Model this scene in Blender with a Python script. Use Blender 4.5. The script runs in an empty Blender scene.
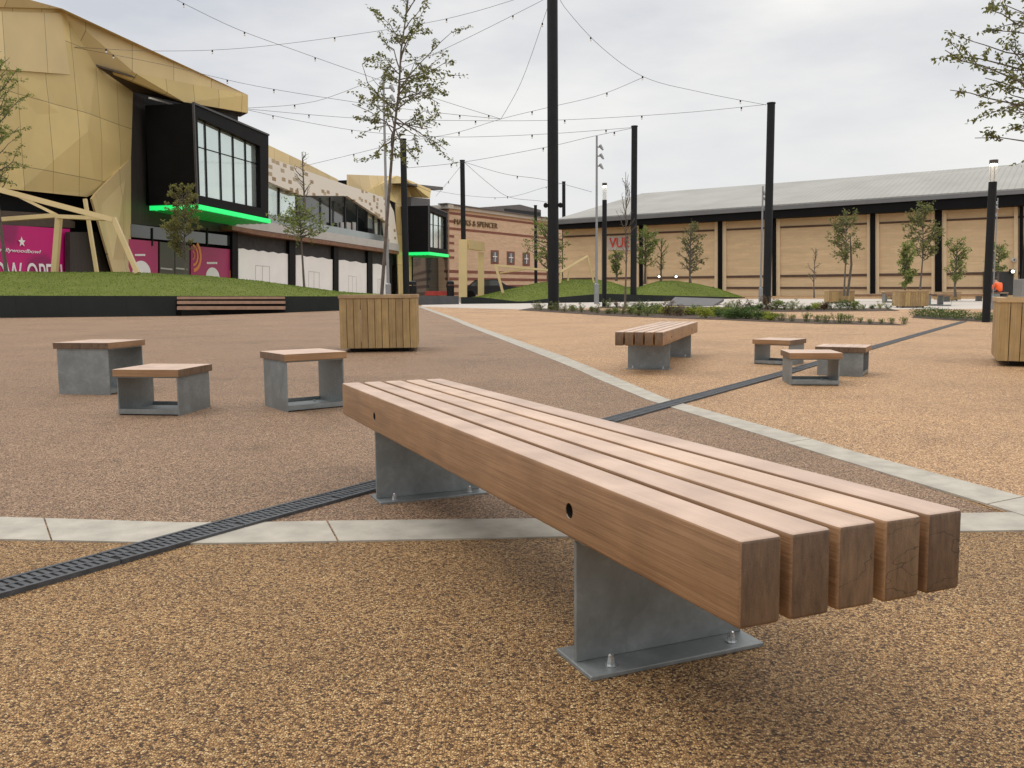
import bpy, bmesh, math, random
from mathutils import Vector, Matrix, noise
R=random.Random(7)
sc=bpy.context.scene
C=sc.collection
FP=871.0; PITCH=math.atan(93/871); ROLL=-0.0086; H=0.834
CAM=Vector((0,0,H))
_f=Vector((0,math.cos(PITCH),-math.sin(PITCH))); _u=Vector((0,math.sin(PITCH),math.cos(PITCH))); _r=Vector((1,0,0))
cr,sr=math.cos(ROLL),math.sin(ROLL)
RT=_r*cr+_u*sr; UP=-_r*sr+_u*cr; FW=_f
# ------------------------------------------------------------------ layout helpers
PROF=[(-30,0.0),(0,0.0),(4.5,-0.041),(9,0.0),(22,0.0),(60,0.25),(600,0.25)]
def zg(y):
    if y<=PROF[0][0]: return PROF[0][1]
    for (a,za),(b,zb) in zip(PROF,PROF[1:]):
        if y<=b: return za+(zb-za)*(y-a)/(b-a)
    return PROF[-1][1]
def ray(px,py): return FW+RT*((px-512)/FP)+UP*((384-py)/FP)
def at(px,py,Y):
    d=ray(px,py); return CAM+d*(Y/d.y)
def gnd(px,py):
    d=ray(px,py); lo,hi=0.3,500
    for _ in range(60):
        m=(lo+hi)/2; p=CAM+d*(m/d.y)
        if p.z>zg(p.y): lo=m
        else: hi=m
    p=CAM+d*(lo/d.y); return Vector((p.x,p.y,zg(p.y)))
def G(px,Y):
    p=at(px,300,Y); return Vector((p.x,p.y,zg(p.y)))
class Plane:
    def __init__(s,P,n):
        s.P=Vector(P); s.n=Vector(n).normalized(); s.u=Vector((-s.n.y,s.n.x,0))   # u: to the right as seen from the front
    def __call__(s,px,py,off=0):
        d=ray(px,py); q=s.P+s.n*off; t=(q-CAM).dot(s.n)/d.dot(s.n); return CAM+d*t
# ------------------------------------------------------------------ materials
def newmat(name):
    m=bpy.data.materials.new(name); m.use_nodes=True; nt=m.node_tree
    b=nt.nodes['Principled BSDF']; return m,nt,b
def N(nt,t,**k):
    n=nt.nodes.new(t)
    for a,v in k.items():
        if a in n.inputs.keys(): n.inputs[a].default_value=v
        else: setattr(n,a,v)
    return n
def ramp(nt,stops,interp='LINEAR'):
    n=nt.nodes.new('ShaderNodeValToRGB'); cr_=n.color_ramp; cr_.interpolation=interp
    while len(cr_.elements)<len(stops): cr_.elements.new(0.5)
    for e,(p,c) in zip(cr_.elements,stops): e.position=p; e.color=(*c,1)
    return n
def mix(nt,fac,a,b,mode='MIX'):
    n=nt.nodes.new('ShaderNodeMix'); n.data_type='RGBA'; n.blend_type=mode
    for i,v in ((0,fac),(6,a),(7,b)):
        if isinstance(v,bpy.types.NodeSocket): nt.links.new(v,n.inputs[i])
        elif isinstance(v,(int,float)): n.inputs[i].default_value=v
        else: n.inputs[i].default_value=(*v,1)
    return n.outputs[2]
def M_(nt,op,a,b=0.0,c=None):
    n=nt.nodes.new('ShaderNodeMath'); n.operation=op
    for i,v in enumerate((a,b,c)):
        if v is None: continue
        if isinstance(v,bpy.types.NodeSocket): nt.links.new(v,n.inputs[i])
        else: n.inputs[i].default_value=v
    return n.outputs[0]
def coords(nt,scale=(1,1,1),kind='Object'):
    tc=nt.nodes.new('ShaderNodeTexCoord'); mp=nt.nodes.new('ShaderNodeMapping'); mp.inputs['Scale'].default_value=scale
    nt.links.new(tc.outputs[kind],mp.inputs[0]); return mp.outputs[0]
def noi(nt,vec,scale,detail=4,rough=.55):
    n=N(nt,'ShaderNodeTexNoise',Scale=scale,Detail=detail,Roughness=rough); nt.links.new(vec,n.inputs['Vector']); return n.outputs[0]
def bump(nt,b,h,strength=.3,dist=.01):
    n=N(nt,'ShaderNodeBump',Strength=strength,Distance=dist); nt.links.new(h,n.inputs['Height']); nt.links.new(n.outputs[0],b.inputs['Normal']); return n
def simple(name,c,rough=.6,metal=0,var=.15,scale=3,stretch=(1,1,1),bs=0,spec=None):
    m,nt,b=newmat(name); v=coords(nt,stretch); f=noi(nt,v,scale,6)
    rp=ramp(nt,[(.3,tuple(x*(1-var) for x in c)),(.7,tuple(min(1,x*(1+var)) for x in c))]); nt.links.new(f,rp.inputs[0])
    nt.links.new(rp.outputs[0],b.inputs['Base Color']); b.inputs['Roughness'].default_value=rough; b.inputs['Metallic'].default_value=metal
    if spec is not None: b.inputs['Specular IOR Level'].default_value=spec
    if bs: bump(nt,b,noi(nt,v,scale*8,4),bs,.01)
    return m
def emit(name,c,s):
    m,nt,b=newmat(name); b.inputs['Base Color'].default_value=(*c,1); b.inputs['Emission Color'].default_value=(*c,1); b.inputs['Emission Strength'].default_value=s; return m
def gravel(name,stops,size=125,tint=(1,1,1),gap=.38):
    m,nt,b=newmat(name); v=coords(nt,(1,1,1)); w=nt.nodes.new('ShaderNodeVectorMath'); w.operation='ADD'
    nn=N(nt,'ShaderNodeTexNoise',Scale=160,Detail=2); nt.links.new(v,nn.inputs['Vector'])
    sc_=nt.nodes.new('ShaderNodeVectorMath'); sc_.operation='SCALE'; sc_.inputs['Scale'].default_value=.0022; nt.links.new(nn.outputs['Color'],sc_.inputs[0])
    nt.links.new(v,w.inputs[0]); nt.links.new(sc_.outputs[0],w.inputs[1])
    vo=N(nt,'ShaderNodeTexVoronoi',Scale=size); nt.links.new(w.outputs[0],vo.inputs['Vector'])
    ve=N(nt,'ShaderNodeTexVoronoi',Scale=size); ve.feature='DISTANCE_TO_EDGE'; nt.links.new(w.outputs[0],ve.inputs['Vector'])
    sp=nt.nodes.new('ShaderNodeSeparateColor'); nt.links.new(vo.outputs['Color'],sp.inputs[0])
    rp=ramp(nt,stops); nt.links.new(sp.outputs[0],rp.inputs[0])
    g=ramp(nt,[(0,(gap,gap*.92,gap*.85)),(.16,(1,1,1))]); nt.links.new(ve.outputs[0],g.inputs[0])  # crevices between stones darkened: painted occlusion plus dark binder
    c=mix(nt,1,rp.outputs[0],g.outputs[0],'MULTIPLY')
    big=ramp(nt,[(.3,(.80,.79,.78)),(.5,(.98,.98,.98)),(.72,(1.12,1.1,1.07))]); nt.links.new(noi(nt,v,.55,6,.6),big.inputs[0])
    c=mix(nt,1,c,big.outputs[0],'MULTIPLY')
    stn=ramp(nt,[(.30,(.80,.79,.78)),(.42,(1,1,1))]); nt.links.new(noi(nt,v,1.7,5,.6),stn.inputs[0]); c=mix(nt,1,c,stn.outputs[0],'MULTIPLY')
    md=ramp(nt,[(.25,(.9,.9,.9)),(.75,(1.1,1.1,1.1))]); nt.links.new(noi(nt,v,14,3),md.inputs[0])
    c=mix(nt,1,c,md.outputs[0],'MULTIPLY'); c=mix(nt,1,c,tint,'MULTIPLY')
    nt.links.new(c,b.inputs['Base Color']); b.inputs['Roughness'].default_value=.6; b.inputs['Specular IOR Level'].default_value=.32
    hh=M_(nt,'MINIMUM',ve.outputs[0],.22); h2=M_(nt,'MULTIPLY_ADD',sp.outputs[1],.12,hh)
    bump(nt,b,h2,1.0,.007)
    return m
GOLD=[(0,(.07,.042,.024)),(.13,(.14,.08,.045)),(.30,(.34,.205,.10)),(.55,(.52,.335,.17)),(.78,(.68,.465,.255)),(.94,(.76,.57,.34)),(1,(.80,.66,.46))]
BRWN=[(0,(.06,.044,.034)),(.2,(.16,.108,.078)),(.45,(.33,.222,.155)),(.7,(.47,.325,.235)),(.9,(.58,.43,.32)),(1,(.70,.57,.46))]
def wood(name,c0,c1,axis='X',top=None,endc=None,gs=1.0,rough=.5):
    m,nt,b=newmat(name); st={'X':(2.2,55,55),'Z':(26,26,1.2)}[axis]; st=tuple(s*gs for s in st)
    oi=nt.nodes.new('ShaderNodeObjectInfo'); tc=nt.nodes.new('ShaderNodeTexCoord')
    gi=nt.nodes.new('ShaderNodeNewGeometry')
    add=nt.nodes.new('ShaderNodeVectorMath'); add.operation='ADD'
    cm=nt.nodes.new('ShaderNodeCombineXYZ')
    rr=M_(nt,'MULTIPLY',M_(nt,'ADD',oi.outputs['Random'],gi.outputs['Random Per Island']),37.0)
    for i in range(3): nt.links.new(rr,cm.inputs[i])
    nt.links.new(tc.outputs['Object'],add.inputs[0]); nt.links.new(cm.outputs[0],add.inputs[1])
    mp=nt.nodes.new('ShaderNodeMapping'); mp.inputs['Scale'].default_value=st; nt.links.new(add.outputs[0],mp.inputs[0])
    ds=N(nt,'ShaderNodeTexNoise',Scale=1.5,Detail=3); nt.links.new(add.outputs[0],ds.inputs['Vector'])
    g1=noi(nt,mp.outputs[0],1.0,8,.65)
    mp2=nt.nodes.new('ShaderNodeMapping'); mp2.inputs['Scale'].default_value=tuple(s*(5 if s>5 else 2) for s in st); nt.links.new(add.outputs[0],mp2.inputs[0])
    g2=noi(nt,mp2.outputs[0],1.0,4,.6)
    g=M_(nt,'MULTIPLY_ADD',g2,.65,M_(nt,'MULTIPLY',g1,.45)); 
    rp=ramp(nt,[(.36,c0),(.54,tuple((a+b_)/2 for a,b_ in zip(c0,c1))),(.72,c1)]); nt.links.new(g,rp.inputs[0]); col=rp.outputs[0]
    # board to board tone
    tone=ramp(nt,[(0,(.80,.76,.74)),(.5,(1,.98,.96)),(1,(1.16,1.14,1.04))]); nt.links.new(M_(nt,'FRACT',rr),tone.inputs[0])
    col=mix(nt,1,col,tone.outputs[0],'MULTIPLY')
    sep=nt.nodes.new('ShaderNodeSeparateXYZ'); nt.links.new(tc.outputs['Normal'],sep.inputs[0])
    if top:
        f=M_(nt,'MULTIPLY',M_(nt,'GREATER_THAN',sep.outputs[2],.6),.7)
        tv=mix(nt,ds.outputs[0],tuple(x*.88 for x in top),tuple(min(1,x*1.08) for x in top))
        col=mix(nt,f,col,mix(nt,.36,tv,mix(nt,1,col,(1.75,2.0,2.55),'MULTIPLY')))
    if endc:
        f=M_(nt,'GREATER_THAN',M_(nt,'ABSOLUTE',sep.outputs[0]),.8)
        mpe=nt.nodes.new('ShaderNodeMapping'); mpe.inputs['Scale'].default_value=(10,70,16); mpe.inputs['Rotation'].default_value=(.6,0,0); nt.links.new(add.outputs[0],mpe.inputs[0]); n3=noi(nt,mpe.outputs[0],1.0,6,.7)
        er=ramp(nt,[(.3,tuple(x*.6 for x in endc)),(.7,tuple(x*1.35 for x in endc))]); nt.links.new(n3,er.inputs[0])
        mp3=nt.nodes.new('ShaderNodeMapping'); mp3.inputs['Scale'].default_value=(1,5,13); nt.links.new(add.outputs[0],mp3.inputs[0])
        n4=noi(nt,mp3.outputs[0],.55,4,.5)
        ck=M_(nt,'MULTIPLY',M_(nt,'LESS_THAN',M_(nt,'ABSOLUTE',M_(nt,'SUBTRACT',n4,.535)),.0020),M_(nt,'GREATER_THAN',ds.outputs[0],.50))
        ec=mix(nt,M_(nt,'MULTIPLY',ck,.6),mix(nt,1,er.outputs[0],tone.outputs[0],'MULTIPLY'),(.02,.012,.008))
        col=mix(nt,f,col,ec)
    bl=ramp(nt,[(.3,(.84,.82,.80)),(.7,(1.13,1.12,1.1))]); bn_=N(nt,'ShaderNodeTexNoise',Scale=6,Detail=5); nt.links.new(add.outputs[0],bn_.inputs['Vector']); nt.links.new(bn_.outputs[0],bl.inputs[0]); col=mix(nt,1,col,bl.outputs[0],'MULTIPLY')
    # little dark knots / splits
    mk=nt.nodes.new('ShaderNodeMapping'); mk.inputs['Scale'].default_value=tuple(s*.42 for s in st); nt.links.new(add.outputs[0],mk.inputs[0])
    kn=noi(nt,mk.outputs[0],1.0,2,.4); kf=ramp(nt,[(.745,(0,0,0)),(.79,(1,1,1))]); nt.links.new(kn,kf.inputs[0])
    col=mix(nt,M_(nt,'MULTIPLY',kf.outputs[0],.6),col,(.05,.03,.02))
    nt.links.new(col,b.inputs['Base Color']); b.inputs['Roughness'].default_value=rough
    bump(nt,b,g,.35,.003)
    return m
def galv(name):
    m,nt,b=newmat(name); v=coords(nt)
    vo=N(nt,'ShaderNodeTexVoronoi',Scale=55); nt.links.new(v,vo.inputs['Vector']); sp=nt.nodes.new('ShaderNodeSeparateColor'); nt.links.new(vo.outputs['Color'],sp.inputs[0])
    n1=noi(nt,v,7,6,.65)
    f=M_(nt,'MULTIPLY_ADD',sp.outputs[0],.08,M_(nt,'ADD',n1,.04))
    rp=ramp(nt,[(.32,(.18,.195,.195)),(.6,(.25,.27,.272)),(.85,(.35,.37,.375))]); nt.links.new(f,rp.inputs[0])
    nt.links.new(rp.outputs[0],b.inputs['Base Color']); b.inputs['Metallic'].default_value=.55
    r2=ramp(nt,[(.3,(.38,)*3),(.7,(.6,)*3)]); nt.links.new(n1,r2.inputs[0]); nt.links.new(r2.outputs[0],b.inputs['Roughness'])
    bump(nt,b,n1,.08,.005); return m
def leaf(name,c0,c1):
    m,nt,b=newmat(name); gi=nt.nodes.new('ShaderNodeNewGeometry')
    rp=ramp(nt,[(0,c0),(1,c1)]); nt.links.new(gi.outputs['Random Per Island'],rp.inputs[0]); nt.links.new(rp.outputs[0],b.inputs['Base Color'])
    b.inputs['Roughness'].default_value=.55; b.inputs['Specular IOR Level'].default_value=.3
    tr=nt.nodes.new('ShaderNodeBsdfTranslucent'); nt.links.new(mix(nt,1,rp.outputs[0],(1.3,1.5,.7),'MULTIPLY'),tr.inputs[0]); ms=nt.nodes.new('ShaderNodeMixShader'); ms.inputs[0].default_value=.4
    nt.links.new(b.outputs[0],ms.inputs[1]); nt.links.new(tr.outputs[0],ms.inputs[2]); nt.links.new(ms.outputs[0],nt.nodes['Material Output'].inputs[0])
    return m
def goldclad(name,c,uvec,pw=2.1,ph=3.6):
    m,nt,b=newmat(name); tc=nt.nodes.new('ShaderNodeTexCoord')
    dt=nt.nodes.new('ShaderNodeVectorMath'); dt.operation='DOT_PRODUCT'; dt.inputs[1].default_value=uvec; nt.links.new(tc.outputs['Object'],dt.inputs[0])
    sp=nt.nodes.new('ShaderNodeSeparateXYZ'); nt.links.new(tc.outputs['Object'],sp.inputs[0])
    cb=nt.nodes.new('ShaderNodeCombineXYZ'); nt.links.new(dt.outputs['Value'],cb.inputs[0]); nt.links.new(sp.outputs[2],cb.inputs[1])
    bk=N(nt,'ShaderNodeTexBrick',Scale=1.0); bk.offset=0; bk.inputs['Brick Width'].default_value=pw; bk.inputs['Row Height'].default_value=ph
    bk.inputs['Mortar Size'].default_value=.018; bk.inputs['Color1'].default_value=(*[x*.9 for x in c],1); bk.inputs['Color2'].default_value=(*[x*1.12 for x in c],1); bk.inputs['Mortar'].default_value=(*[x*.35 for x in c],1)
    nt.links.new(cb.outputs[0],bk.inputs['Vector'])
    n=ramp(nt,[(.3,(.93,.93,.93)),(.7,(1.06,1.05,1.03))]); nt.links.new(noi(nt,tc.outputs['Object'],.4,5),n.inputs[0])
    nt.links.new(mix(nt,1,bk.outputs[0],n.outputs[0],'MULTIPLY'),b.inputs['Base Color']); b.inputs['Metallic'].default_value=.25; b.inputs['Roughness'].default_value=.5
    return m
def brick(name,c1,c2,mort,uvec,w=.5,h=.16,ms=.014,rough=.85):
    m,nt,b=newmat(name); tc=nt.nodes.new('ShaderNodeTexCoord')
    dt=nt.nodes.new('ShaderNodeVectorMath'); dt.operation='DOT_PRODUCT'; dt.inputs[1].default_value=uvec; nt.links.new(tc.outputs['Object'],dt.inputs[0])
    sp=nt.nodes.new('ShaderNodeSeparateXYZ'); nt.links.new(tc.outputs['Object'],sp.inputs[0])
    cb=nt.nodes.new('ShaderNodeCombineXYZ'); nt.links.new(dt.outputs['Value'],cb.inputs[0]); nt.links.new(sp.outputs[2],cb.inputs[1])
    bk=N(nt,'ShaderNodeTexBrick',Scale=1.0); bk.inputs['Brick Width'].default_value=w; bk.inputs['Row Height'].default_value=h; bk.inputs['Mortar Size'].default_value=ms
    for k,c in (('Color1',c1),('Color2',c2),('Mortar',mort)): bk.inputs[k].default_value=(*c,1)
    nt.links.new(cb.outputs[0],bk.inputs['Vector'])
    mp=nt.nodes.new('ShaderNodeMapping'); mp.inputs['Scale'].default_value=(.25,2.0,1); nt.links.new(cb.outputs[0],mp.inputs[0])
    n=ramp(nt,[(.3,(.86,.85,.83)),(.7,(1.08,1.07,1.06))]); nt.links.new(noi(nt,mp.outputs[0],1.2,7,.65),n.inputs[0])
    nt.links.new(mix(nt,1,bk.outputs[0],n.outputs[0],'MULTIPLY'),b.inputs['Base Color']); b.inputs['Roughness'].default_value=rough
    return m
# ------------------------------------------------------------------ mesh helpers
class MB:
    def __init__(s): s.v=[]; s.f=[]; s.mi=[]
    def add(s,v,f,mi=0):
        o=len(s.v); s.v+= [tuple(x) for x in v]; s.f+=[tuple(i+o for i in q) for q in f]; s.mi+=[mi]*len(f); return s
    def box(s,x0,x1,y0,y1,z0,z1,mi=0,M=None,bev=0):
        if bev:
            bm=bmesh.new(); bmesh.ops.create_cube(bm,size=1)
            for v in bm.verts: v.co=Vector((x0+(v.co.x+.5)*(x1-x0),y0+(v.co.y+.5)*(y1-y0),z0+(v.co.z+.5)*(z1-z0)))
            bmesh.ops.bevel(bm,geom=bm.edges[:],offset=bev,segments=2,profile=.5,affect='EDGES')
            bm.verts.index_update(); v=[w.co.copy() for w in bm.verts]; f=[[w.index for w in q.verts] for q in bm.faces]; bm.free()
        else:
            v=[Vector((x,y,z)) for z in (z0,z1) for y in (y0,y1) for x in (x0,x1)]
            f=[(0,2,3,1),(4,5,7,6),(0,1,5,4),(2,6,7,3),(0,4,6,2),(1,3,7,5)]
        if M: v=[M@w for w in v]
        return s.add(v,f,mi)
    def prism(s,pts,vec,mi=0):
        n=len(pts); a=[Vector(p) for p in pts]; b=[p+Vector(vec) for p in a]
        return s.add(a+b,[tuple(range(n)),tuple(range(2*n-1,n-1,-1))]+[(i,i+n,(i+1)%n+n,(i+1)%n) for i in range(n)],mi)
    def tube(s,pts,rad,n=8,mi=0,cap=True):
        pts=[Vector(p) for p in pts]; 
        if not hasattr(rad,'__len__'): rad=[rad]*len(pts)
        vs=[];fs=[]; ref=None
        for i,p in enumerate(pts):
            d=(pts[min(i+1,len(pts)-1)]-pts[max(i-1,0)])
            d=d.normalized() if d.length>1e-9 else Vector((0,0,1))
            if ref is None: ref=Vector((0,0,1)) if abs(d.z)<.9 else Vector((1,0,0))
            a=d.cross(ref).normalized(); b=d.cross(a).normalized(); ref=b.cross(d)*-1 if False else ref
            for k in range(n):
                t=2*math.pi*k/n; vs.append(p+a*math.cos(t)*rad[i]+b*math.sin(t)*rad[i])
        for i in range(len(pts)-1):
            for k in range(n): fs.append((i*n+k,i*n+(k+1)%n,(i+1)*n+(k+1)%n,(i+1)*n+k))
        if cap: fs.append(tuple(range(n))[::-1]); fs.append(tuple(range((len(pts)-1)*n,len(pts)*n)))
        return s.add(vs,fs,mi)
    def beam(s,p,q,w,h,mi=0,up=Vector((0,0,1))):
        p=Vector(p);q=Vector(q);d=(q-p).normalized(); a=d.cross(up).normalized(); b=a.cross(d).normalized()
        v=[e+a*x*w/2+b*y*h/2 for e in (p,q) for x,y in ((-1,-1),(1,-1),(1,1),(-1,1))]
        return s.add(v,[(3,2,1,0),(4,5,6,7)]+[(i,(i+1)%4,(i+1)%4+4,i+4) for i in range(4)],mi)
    def build(s,name,mats,parent=None,smooth=False,origin=None):
        me=bpy.data.meshes.new(name); v=s.v
        if origin is not None: v=[(a-origin[0],b-origin[1],c-origin[2]) for a,b,c in v]
        me.from_pydata(v,[],s.f); 
        if not isinstance(mats,(list,tuple)): mats=[mats]
        for m in mats: me.materials.append(m)
        for p,mi in zip(me.polygons,s.mi): p.material_index=mi; p.use_smooth=smooth
        bm=bmesh.new(); bm.from_mesh(me); bmesh.ops.recalc_face_normals(bm,faces=bm.faces[:]); bm.to_mesh(me); bm.free()
        if smooth: me.set_sharp_from_angle(angle=math.radians(35))
        o=bpy.data.objects.new(name,me); C.objects.link(o)
        if parent is not None: o.parent=parent
        if origin is not None: o.location=origin
        return o
def tag(o,label=None,cat=None,group=None,kind=None):
    for k,v in (('label',label),('category',cat),('group',group),('kind',kind)):
        if v: o[k]=v
    return o
def thing(name,label,cat,loc=(0,0,0),group=None,rot=None):
    o=bpy.data.objects.new(name,None); o.empty_display_size=.2; C.objects.link(o); o.location=loc
    if rot is not None: o.rotation_euler=rot
    return tag(o,label,cat,group)
def kids(o): return [c for c in bpy.data.objects if c.parent==o]
def dup(root,loc,rot,label,group=None,scale=None):
    r=root.copy(); C.objects.link(r); r.location=loc; r.rotation_euler=rot; r['label']=label
    if group: r['group']=group
    if scale: r.scale=scale
    for ch in kids(root):
        c=ch.copy(); C.objects.link(c); c.parent=r
        for g in kids(ch):
            d=g.copy(); C.objects.link(d); d.parent=c
    return r
def sheet(name,pts,lift,mat,kind='structure'):
    """a flat sheet that follows the folds of the ground"""
    bm=bmesh.new(); f=bm.faces.new([bm.verts.new((p.x,p.y,0)) for p in pts])
    for y,_ in PROF:
        bmesh.ops.bisect_plane(bm,geom=bm.verts[:]+bm.edges[:]+bm.faces[:],plane_co=(0,y,0),plane_no=(0,1,0))
    for v in bm.verts: v.co.z=zg(v.co.y)+lift
    bmesh.ops.triangulate(bm,faces=bm.faces[:]); bmesh.ops.recalc_face_normals(bm,faces=bm.faces[:])
    if sum(f.normal.z for f in bm.faces)<0: bmesh.ops.reverse_faces(bm,faces=bm.faces[:])
    me=bpy.data.meshes.new(name); bm.to_mesh(me); bm.free(); me.materials.append(mat)
    o=bpy.data.objects.new(name,me); C.objects.link(o); return tag(o,kind=kind)
# ------------------------------------------------------------------ camera, light, sky
cam=bpy.data.cameras.new('camera'); co=bpy.data.objects.new('camera',cam); C.objects.link(co)
co.matrix_world=Matrix(((RT.x,UP.x,-FW.x,0),(RT.y,UP.y,-FW.y,0),(RT.z,UP.z,-FW.z,H),(0,0,0,1)))
cam.sensor_width=36; cam.lens=FP/1024*36; cam.clip_end=2000; cam.clip_start=.05; sc.camera=co
sun=bpy.data.lights.new('sun','SUN'); sun.energy=0.9; sun.angle=math.radians(28); sun.color=(1,.97,.93)
so=bpy.data.objects.new('sun',sun); C.objects.link(so); EL,AZ=math.radians(58),math.radians(-70)
sd=Vector((math.sin(AZ)*math.cos(EL),math.cos(AZ)*math.cos(EL),math.sin(EL))); so.rotation_euler=sd.to_track_quat('Z','Y').to_euler()
w=bpy.data.worlds.new('World'); sc.world=w; w.use_nodes=True; nt=w.node_tree; nt.nodes.clear()
out=nt.nodes.new('ShaderNodeOutputWorld'); b1=nt.nodes.new('ShaderNodeBackground'); b2=nt.nodes.new('ShaderNodeBackground'); mx=nt.nodes.new('ShaderNodeMixShader')
sk=nt.nodes.new('ShaderNodeTexSky'); sk.sky_type='NISHITA'; sk.sun_disc=False; sk.sun_elevation=EL; sk.sun_rotation=AZ; nt.links.new(sk.outputs[0],b1.inputs[0]); b1.inputs[1].default_value=.1
tc=nt.nodes.new('ShaderNodeTexCoord'); mp=nt.nodes.new('ShaderNodeMapping'); mp.inputs['Scale'].default_value=(1,1,3.2); mp.inputs['Location'].default_value=(3.1,.4,.2); nt.links.new(tc.outputs['Generated'],mp.inputs[0])
n1=noi(nt,mp.outputs[0],1.6,7,.55)
cl=ramp(nt,[(.34,(.61,.635,.69)),(.48,(.80,.80,.81)),(.62,(.99,.975,.94))]); nt.links.new(n1,cl.inputs[0])
sp=nt.nodes.new('ShaderNodeSeparateXYZ'); nt.links.new(tc.outputs['Generated'],sp.inputs[0])
hz=ramp(nt,[(.0,(.95,.93,.89)),(.22,(.93,.925,.905)),(.45,(.90,.90,.90))]); nt.links.new(sp.outputs[2],hz.inputs[0])
fh=ramp(nt,[(0,(.85,.85,.85)),(.10,(.5,.5,.5)),(.24,(.05,.05,.05))]); nt.links.new(sp.outputs[2],fh.inputs[0])
cc=mix(nt,fh.outputs[0],cl.outputs[0],hz.outputs[0])
zen=ramp(nt,[(.35,(1,1,1)),(.9,(2.05,2.0,1.92))]); nt.links.new(sp.outputs[2],zen.inputs[0]); cc=mix(nt,1,cc,zen.outputs[0],'MULTIPLY')
nt.links.new(cc,b2.inputs[0]); b2.inputs[1].default_value=1.0
mx.inputs[0].default_value=.94; nt.links.new(b1.outputs[0],mx.inputs[1]); nt.links.new(b2.outputs[0],mx.inputs[2]); nt.links.new(mx.outputs[0],out.inputs[0])
vs=sc.view_settings; vs.view_transform='Standard'; vs.look='None'; vs.gamma=1; vs.use_curve_mapping=False; vs.exposure=0.0
# ------------------------------------------------------------------ palette
m_gold=gravel('golden_resin_gravel',GOLD,size=185,tint=(.84,.745,.59),gap=.25); m_sand=gravel('sandy_resin_gravel',GOLD,size=175,tint=(1.14,1.06,1.05),gap=.5); m_brown=gravel('brown_resin_gravel',BRWN,size=185,tint=(.98,.89,.755))  # golden tint: front zone's own tone plus shading near the camera painted in
m_slab=simple('pale_granite',(.385,.355,.30),.8,0,.18,9,bs=.25)
m_path=simple('pale_concrete_path',(.50,.45,.40),.8,0,.08,2)
m_soil=simple('dark_soil',(.07,.045,.032),.95,0,.35,9,bs=.6)
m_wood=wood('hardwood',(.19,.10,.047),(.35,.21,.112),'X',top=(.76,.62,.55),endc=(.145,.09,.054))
m_larch=wood('larch_board',(.26,.175,.075),(.44,.31,.15),'Z',gs=.8,rough=.7)
m_larchcap=wood('larch_cap',(.33,.22,.12),(.48,.35,.2),'X',gs=.8,rough=.7)
m_galv=galv('galvanised_steel')
m_bolt=simple('zinc_bolt',(.62,.63,.64),.28,.9,.1,40)
m_dark=simple('dark_metal',(.010,.011,.013),.55,0,.2,4,spec=.25)
m_holeshade=simple('hole_shade_paint',(.008,.006,.005),.9)  # near-black that paints the shade inside holes and slots
m_iron=simple('cast_iron',(.075,.08,.088),.55,.3,.3,30)
m_black=simple('black_cladding',(.006,.006,.007),.6,0,.2,1,spec=.12)
m_slate=simple('slate_facing',(.022,.026,.025),.7,0,.15,1.2,spec=.2)
m_slate2=simple('grey_slate_slab',(.11,.105,.108),.7,0,.15,3)
def grassmat():
    m,nt,b=newmat('lawn'); v=coords(nt,(1,1,1)); 
    rp=ramp(nt,[(.25,(.075,.095,.016)),(.5,(.135,.165,.032)),(.72,(.22,.24,.065))]); f=M_(nt,'MULTIPLY_ADD',noi(nt,v,16,6,.75),.7,M_(nt,'MULTIPLY',noi(nt,v,.9,4),.3)); nt.links.new(f,rp.inputs[0])
    nt.links.new(rp.outputs[0],b.inputs['Base Color']); b.inputs['Roughness'].default_value=.85; b.inputs['Specular IOR Level'].default_value=.15; bump(nt,b,noi(nt,v,20,5,.8),.9,.06); return m
m_lawn=grassmat(); m_blade=leaf('grass_blade',(.08,.13,.02),(.24,.29,.07))
m_gframe=simple('gold_paint_frame',(.66,.51,.26),.4,.25,.06,1)
m_conc=simple('concrete',(.45,.43,.40),.8,0,.1,6)
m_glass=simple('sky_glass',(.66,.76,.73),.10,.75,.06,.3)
m_dglass=simple('dark_glass',(.035,.045,.045),.08,0,.3,.3,spec=.8)
m_white=simple('white_hoarding',(.94,.94,.93),.7,0,.04,.6)
m_fascia=simple('pale_fascia',(.50,.49,.47),.6,0,.06,.8)
m_rust=simple('bronze_soffit',(.20,.095,.05),.6,.2,.35,1.5,(1,1,4))
m_green=emit('green_light',(.01,.72,.15),.95)
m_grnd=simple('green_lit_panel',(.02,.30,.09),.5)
m_mag=None
m_bark=simple('bark',(.115,.095,.078),.85,0,.3,14,bs=.3)
m_leafA=leaf('leaf_dull_green',(.075,.085,.04),(.22,.21,.095)); m_leafB=leaf('leaf_green',(.09,.12,.035),(.27,.29,.11)); m_leafR=leaf('leaf_red_green',(.11,.085,.045),(.26,.25,.10)); m_leafC=leaf('leaf_yellow_green',(.14,.17,.02),(.36,.36,.06))
m_leafD=leaf('leaf_bronze',(.05,.03,.02),(.20,.12,.08)); m_leafE=leaf('leaf_dark_green',(.035,.07,.02),(.11,.16,.05))
m_cable=simple('grey_cable',(.06,.06,.065),.6)
m_lamp=emit('warm_lamp',(1,.80,.50),4.0); m_wlamp=emit('white_lamp',(1,.93,.78),8.0)
m_grey=simple('grey_steel',(.28,.29,.30),.45,.5,.1,3)
m_bulb=simple('frosted_bulb',(.85,.85,.83),.2,0,.02,3)
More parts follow.
